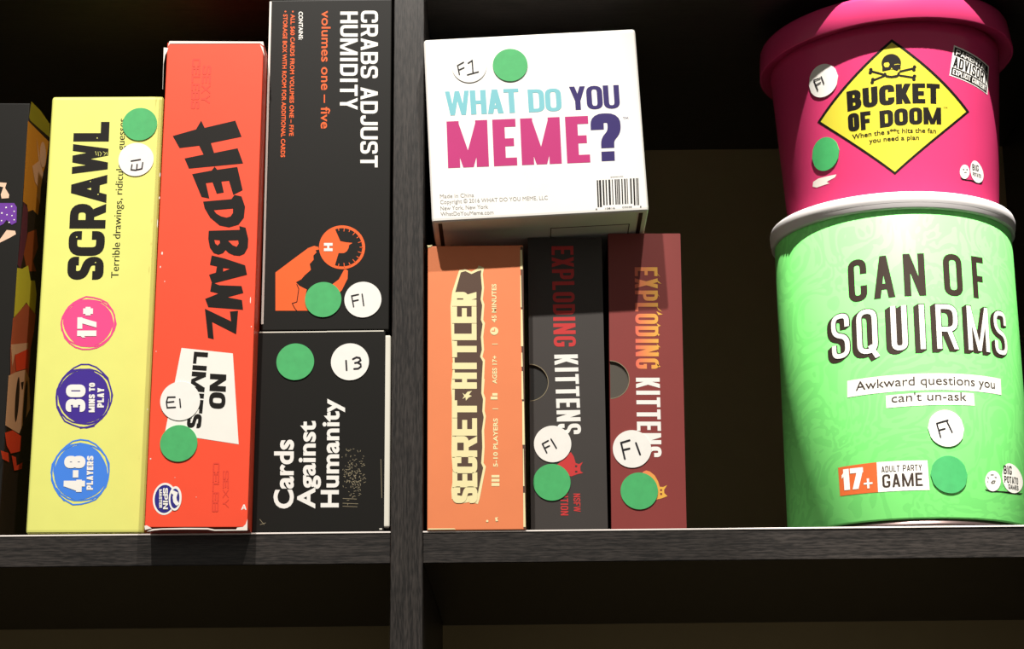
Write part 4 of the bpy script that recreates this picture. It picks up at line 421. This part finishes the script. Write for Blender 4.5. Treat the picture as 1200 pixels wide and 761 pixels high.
def lathe(bm, prof, n=128):
    rings = []
    for r, z in prof:
        if r < 1e-7: rings.append([bm.verts.new((0, 0, z))])
        else: rings.append([bm.verts.new((r*math.sin(2*math.pi*i/n), -r*math.cos(2*math.pi*i/n), z)) for i in range(n)])
    for a, b in zip(rings, rings[1:]):
        for i in range(n):
            j = (i+1) % n
            if len(a) == 1 and len(b) == 1: continue
            if len(a) == 1: bm.faces.new((a[0], b[j], b[i]))
            elif len(b) == 1: bm.faces.new((a[i], a[j], b[0]))
            else: bm.faces.new((a[i], a[j], b[j], b[i]))
    bmesh.ops.recalc_face_normals(bm, faces=bm.faces[:])
LAY = 0.00011
def flat_face(w, d):
    return lambda u, v, off: Vector((u*MM-w/2, -d/2-off, v*MM))
def side_face(w, d):
    return lambda u, v, off: Vector((w/2+off, -d/2+u*MM, v*MM))
def round_face(Rref, rad):
    def f(u, v, off):
        th = u/Rref; r = rad(v*MM)+off
        return Vector((r*math.sin(th), -r*math.cos(th), v*MM))
    return f
def build_print(p, parent, face, curved):
    off = p['l']*LAY
    bm = bmesh.new()
    if p['n'] == 'sticker':
        c, a, b = p['s'][0][1], p['s'][0][2], p['s'][0][3]; th = 0.00022
        rg = ell(c, a, b, 0, 64)
        if not curved:
            lo = [bm.verts.new(face(u, v, 0.00008)) for u, v in rg]; hi = [bm.verts.new(face(u, v, off)) for u, v in rg]
            bm.faces.new(hi)
            for i in range(64): bm.faces.new((lo[i], lo[(i+1) % 64], hi[(i+1) % 64], hi[i]))
        else:
            prev = None
            for k in range(17):
                x = -a+2*a*k/16; h = b*math.sqrt(max(0, 1-(x/a)**2))
                row = [bm.verts.new(face(c[0]+x, c[1]+h*j/8, off)) for j in range(-8, 9)]
                if prev:
                    for j in range(16): bm.faces.new((prev[j], prev[j+1], row[j+1], row[j]))
                prev = row
            bmesh.ops.remove_doubles(bm, verts=bm.verts[:], dist=1e-7)
            es = [e for e in bm.edges if e.is_boundary]
            g = bmesh.ops.extrude_edge_only(bm, edges=es)
            for v in [q for q in g['geom'] if isinstance(q, bmesh.types.BMVert)]:
                rr = math.hypot(v.co.x, v.co.y); k = (rr-off+0.00008)/rr; v.co.x *= k; v.co.y *= k
    else:
        for k, sh in enumerate(p['s']):
            for f in shape_faces(sh): bm.faces.new([bm.verts.new((u, v, k % 5*.000012)) for u, v in f])
        if curved:
            xs = [v.co.x for v in bm.verts]; x = math.floor(min(xs)/2)*2
            while x < max(xs):
                bmesh.ops.bisect_plane(bm, geom=bm.verts[:]+bm.edges[:]+bm.faces[:], plane_co=(x, 0, 0), plane_no=(1, 0, 0)); x += 2
        for v in bm.verts: v.co = face(v.co.x, v.co.y, off+v.co.z)
    bmesh.ops.recalc_face_normals(bm, faces=bm.faces[:])
    o = link_mesh(p['n'], bm, p['m'], parent)
    if p.get('t'): o['label'] = p['t']
    for q in p.get('c', ()): build_print(q, o, face, curved)
    return o

# ------------------------------------------------------------------ the room behind and below the bookcase
bm = bmesh.new(); add_box(bm, -3, -3.2, -1.74, 3, .6, -1.70); o = link_mesh('floor', bm, mat('carpet', '4a4440', .9, .2, .15) and 'carpet'); o['kind'] = 'structure'
bm = bmesh.new(); add_box(bm, -3, .31, -1.70, 3, .35, 1.2); o = link_mesh('wall_back', bm, mat('wall_paint', '8a857c', .8, .2, .03) and 'wall_paint'); o['kind'] = 'structure'

# ------------------------------------------------------------------ bookcase
DEP = 0.285; T = 0.018; BAY = 0.41; PITCHZ = 0.346
bc = empty('bookcase', 'dark wood grain bookcase with open square bays holding every box and tub', 'bookcase', (T/2, DEP/2, -1.70))
def bpart(name, x0, y0, z0, x1, y1, z1, m, bev=.0004, parent=None):
    bm = bmesh.new(); add_box(bm, x0-T/2, y0-DEP/2, z0+1.70, x1-T/2, y1-DEP/2, z1+1.70, bev, 1)
    return link_mesh(name, bm, m, parent or bc)
for x in (0, -BAY-T, BAY+T): bpart('upright_panel', x, 0, -1.70, x+T, DEP, 0.70, 'wood_upright')
for k in (-2, -1, 0, 1):
    for x in (-BAY, T):
        zt = k*PITCHZ
        s = bpart('shelf_board', x, 0.0003, zt-T, x+BAY, DEP, zt-.0001, 'wood_across')
        bpart('edge_highlight', x, -0.0002, zt-.00095, x+BAY, 0.0006, zt, 'edge_highlight_white', .0002, s)  # near-white strip paints the bright reflection along the board's top front edge
bpart('back_panel', -BAY-T, DEP, -1.70, BAY+2*T, DEP+.006, 0.70, 'back_board', 0)

# ------------------------------------------------------------------ boxes
def carton(key, label, X0, Y, Z0, lean, w, d, h, m, bev=.0009, notch=None, name='game_box'):
    a = math.radians(lean); w, d, h, X0, Y, Z0 = (q*MM for q in (w, d, h, X0, Y, Z0))
    t = empty(name, label, 'game box', (X0+w/2*math.cos(a), Y+d/2, Z0-w/2*math.sin(a)), (0, a, 0), 'game boxes on the shelf')
    bm = bmesh.new()
    if notch:
        zc, r, dp = (q*MM for q in notch)
        add_box(bm, -w/2, -d/2+dp, 0, w/2, d/2, h, bev, 3)
        e = .0003
        pts = [(-w/2+e, 0), (w/2-e, 0), (w/2, e), (w/2, h-e), (w/2-e, h), (-w/2+e, h), (-w/2, h-e)]
        pts += [(-w/2+r*math.cos(q), zc+r*math.sin(q)) for q in [math.pi*(.5-k/32) for k in range(33)]]+[(-w/2, e)]
        A = [bm.verts.new((x, -d/2, z)) for x, z in pts]; B = [bm.verts.new((x, -d/2+dp+.0004, z)) for x, z in pts]
        bm.faces.new(A); n = len(pts)
        for i in range(n): bm.faces.new((A[i], B[i], B[(i+1) % n], A[(i+1) % n]))
        bmesh.ops.recalc_face_normals(bm, faces=bm.faces[:])
    else: add_box(bm, -w/2, -d/2, 0, w/2, d/2, h, bev, 3)
    link_mesh('carton', bm, m, t)
    for p in PRINTS.get(key, ()): build_print(p, t, flat_face(w, d), False)
    return t, w, d, h
def rect(u0, v0, u1, v1): return ('P', [[(u0, v0), (u1, v0), (u1, v1), (u0, v1)]])

t, w, d, h = carton('scrawl', 'tall yellow game box with black brushed title and three scribbled round badges', -203.0, -1, .42, .35, 66, 170, 260.3, 'carton_yellow', .0022)
t, w, d, h = carton('hedbanz', 'tall red game box with jagged black title and a slanted white panel', -133.6, -18, .46, .45, 56.3, 200, 286.5, 'carton_red', .0006)
t, w, d, h = carton('cah', 'black game box with plain white three line title, lying under the one with the gauge', -77.2, 0, 0, 0, 73.6, 200, 116, 'carton_black', .0008)
bm = bmesh.new(); add_box(bm, w/2-.001, -d/2+.0004, .0025, w/2+.0030, d/2-.002, h-.0028, .0012, 3); o = link_mesh('tray', bm, 'tray_white', t); o['label'] = 'pale inner tray showing at the right edge'
for q in ((1.5, 115.1, 40, 115.75), (40, 115.2, 72.5, 115.85), (71, 1, 72.5, 1.8)): build_print(dict(n='worn_edge', m='tray_white', l=2, s=[rect(*q)]), t, flat_face(w, d), False)
t, w, d, h = carton('crabs', 'black game box with orange hand and gauge picture, standing on the other black box', -74.7, 0, 116.3, 0.1, 73, 110, 205, 'carton_black', .0008)
build_print(dict(n='paper_edge', m='paper', l=2, s=[rect(-.1, 4, 1.15, 204)], t='white paper edge along the left side'), t, flat_face(w, d), False)
t, w, d, h = carton('hitler', 'orange game box with cream outlined slab lettering, next to the bookcase upright', 20.4, -1, .05, 0, 55, 160, 165.7, 'orange_carton', .0007)
t, w, d, h = carton('ekb', 'charcoal game box with red and white title and red cat head', 78.2, 18, .05, 0, 43.4, 112, 176.2, 'carton_charcoal', .0006, (88.7, 10.7, 1.3))
def notch_parts(t, w, d, zc, r, m):
    bm = bmesh.new(); c = (-w/2/MM+w/2/MM+.35, zc)
    pts = [(.1, zc-r+.1)]+[((r-.1)*math.cos(q), zc+(r-.1)*math.sin(q)) for q in [math.pi*(-.5+k/24) for k in range(1, 24)]]+[(.1, zc+r-.1)]
    f = [bm.verts.new(flat_face(w, d)(max(u, .3), v, -.00125)) for u, v in pts]; bm.faces.new(f); link_mesh('inner_tray', bm, m, t)
    bm = bmesh.new(); a = [math.pi*(-.5+k/32) for k in range(0, 33)]
    F = flat_face(w, d)
    for off0, r0, off1, r1 in ((.0001, r-.0, .0001, r+.38), (-.0012, r-.04, .0001, r-.04)):
        A = [bm.verts.new(F(max(.3, r0*math.cos(q)), zc+r0*math.sin(q), off0)) for q in a]; B = [bm.verts.new(F(max(.3, r1*math.cos(q)), zc+r1*math.sin(q), off1)) for q in a]
        for i in range(32): bm.faces.new((A[i], A[i+1], B[i+1], B[i]))
    o = link_mesh('notch_rim', bm, 'scuff', t)
notch_parts(t, w, d, 88.7, 10.7, 'inner_dark')
t, w, d, h = carton('ekr', 'maroon game box with flame coloured and white title', 123.6, 18, .46, .6, 42.4, 112, 177.9, 'carton_maroon', .0006, (89.5, 11.0, 1.3))
notch_parts(t, w, d, 89.5, 11.0, 'inner_grey')
t, w, d, h = carton('meme', 'white game box with teal, purple and pink title, resting tilted across upright boxes', 23.6, -20, 173.85, -2.6, 123.8, 180, 112.4, 'carton_white', .0022)
for x in (-w/2+.0035, w/2-.0055):
    bm = bmesh.new(); add_box(bm, x, -d/2+.003, -.00025, x+.0022, d/2-.003, .0003); link_mesh('flap_slit', bm, 'inner_dark', t)
bm = bmesh.new()
for a in ((.006, -d/2+.022, .052, -d/2+.0226), (.006, -d/2+.022, .0065, -d/2+.06), (.0515, -d/2+.022, .052, -d/2+.06)): add_box(bm, a[0], a[1], -.0002, a[2], a[3], .0002)
link_mesh('printed_frame', bm, 'brown_ink', t)
t, w, d, h = carton('horror', 'black game box with orange and yellow monster art on its side', -278.4, -1, 1.03, .95, 60, 70, 256.6, 'carton_black', .0006)
bm = bmesh.new(); add_box(bm, w/2-.0002, -d/2+.0006, .0005, w/2+.00008, d/2-.0006, h-.0005); sd = link_mesh('side_panel', bm, 'carton_dark_brown', t); sd['label'] = 'dark brown printed side'
for p in PRINTS['horror_side']: build_print(p, sd, side_face(w, d), False)

# ------------------------------------------------------------------ tubs
CX, CY = .3024, .074
t = empty('paperboard_can', 'bright green paperboard can with brown and white title, under the pink bucket', 'can', (CX, CY, 0))
bm = bmesh.new(); lathe(bm, [(0, .0046), (.0700, .0046), (.0712, .0048), (.0716, .0056), (.0716, .1868), (.071, .188), (0, .188)]); link_mesh('can_body', bm, 'label_green', t, True)
bm = bmesh.new(); lathe(bm, [(0, .001), (.0690, .001), (.0694, 0), (.0712, 0), (.0718, .0006), (.0718, .0022), (.0706, .0032), (.0706, .0047), (0, .0047)]); o = link_mesh('base_rim', bm, 'can_metal', t, True); o['label'] = 'dark metal base rim'
bm = bmesh.new(); lathe(bm, [(.0712, .1862), (.0728, .1862), (.0736, .1872), (.0737, .190), (.0742, .1908), (.0744, .1945), (.0738, .1964), (.0726, .1968), (.0716, .1960), (.0712, .1946), (0, .1946)]); o = link_mesh('lid', bm, 'rim_white', t, True); o['label'] = 'white lid'
for p in PRINTS['can']: build_print(p, t, round_face(71.6, lambda z: .0716), True)

BXc, BZ = .3038, .1946
t = empty('bucket', 'pink plastic bucket with yellow diamond panel, standing on the green can', 'bucket', (BXc, CY, BZ))
rad = lambda z: .0635+(.0712-.0635)*(z-.0008)/.110
bm = bmesh.new(); lathe(bm, [(0, 0), (.0620, 0), (.0632, .0004), (.0635, .0012)]+[(rad(.002+.11*k/12), .002+.11*k/12) for k in range(13)]+[(0, .112)]); link_mesh('bucket_body', bm, 'bucket_pink', t, True)
bm = bmesh.new(); lathe(bm, [(.0700, .004), (.0700, .0012), (.0772, .0010), (.0783, 0), (.0788, .0006), (.0776, .0150), (.0768, .0172), (.0750, .0182), (.0700, .0184), (0, .0175)])
o = link_mesh('lid', bm, 'bucket_pink', t, True); o.location = (.0012, 0, .1085); o.rotation_euler = (0, math.radians(-3.0), 0)
for p in PRINTS['bucket']: build_print(p, t, round_face(67.5, rad), True)
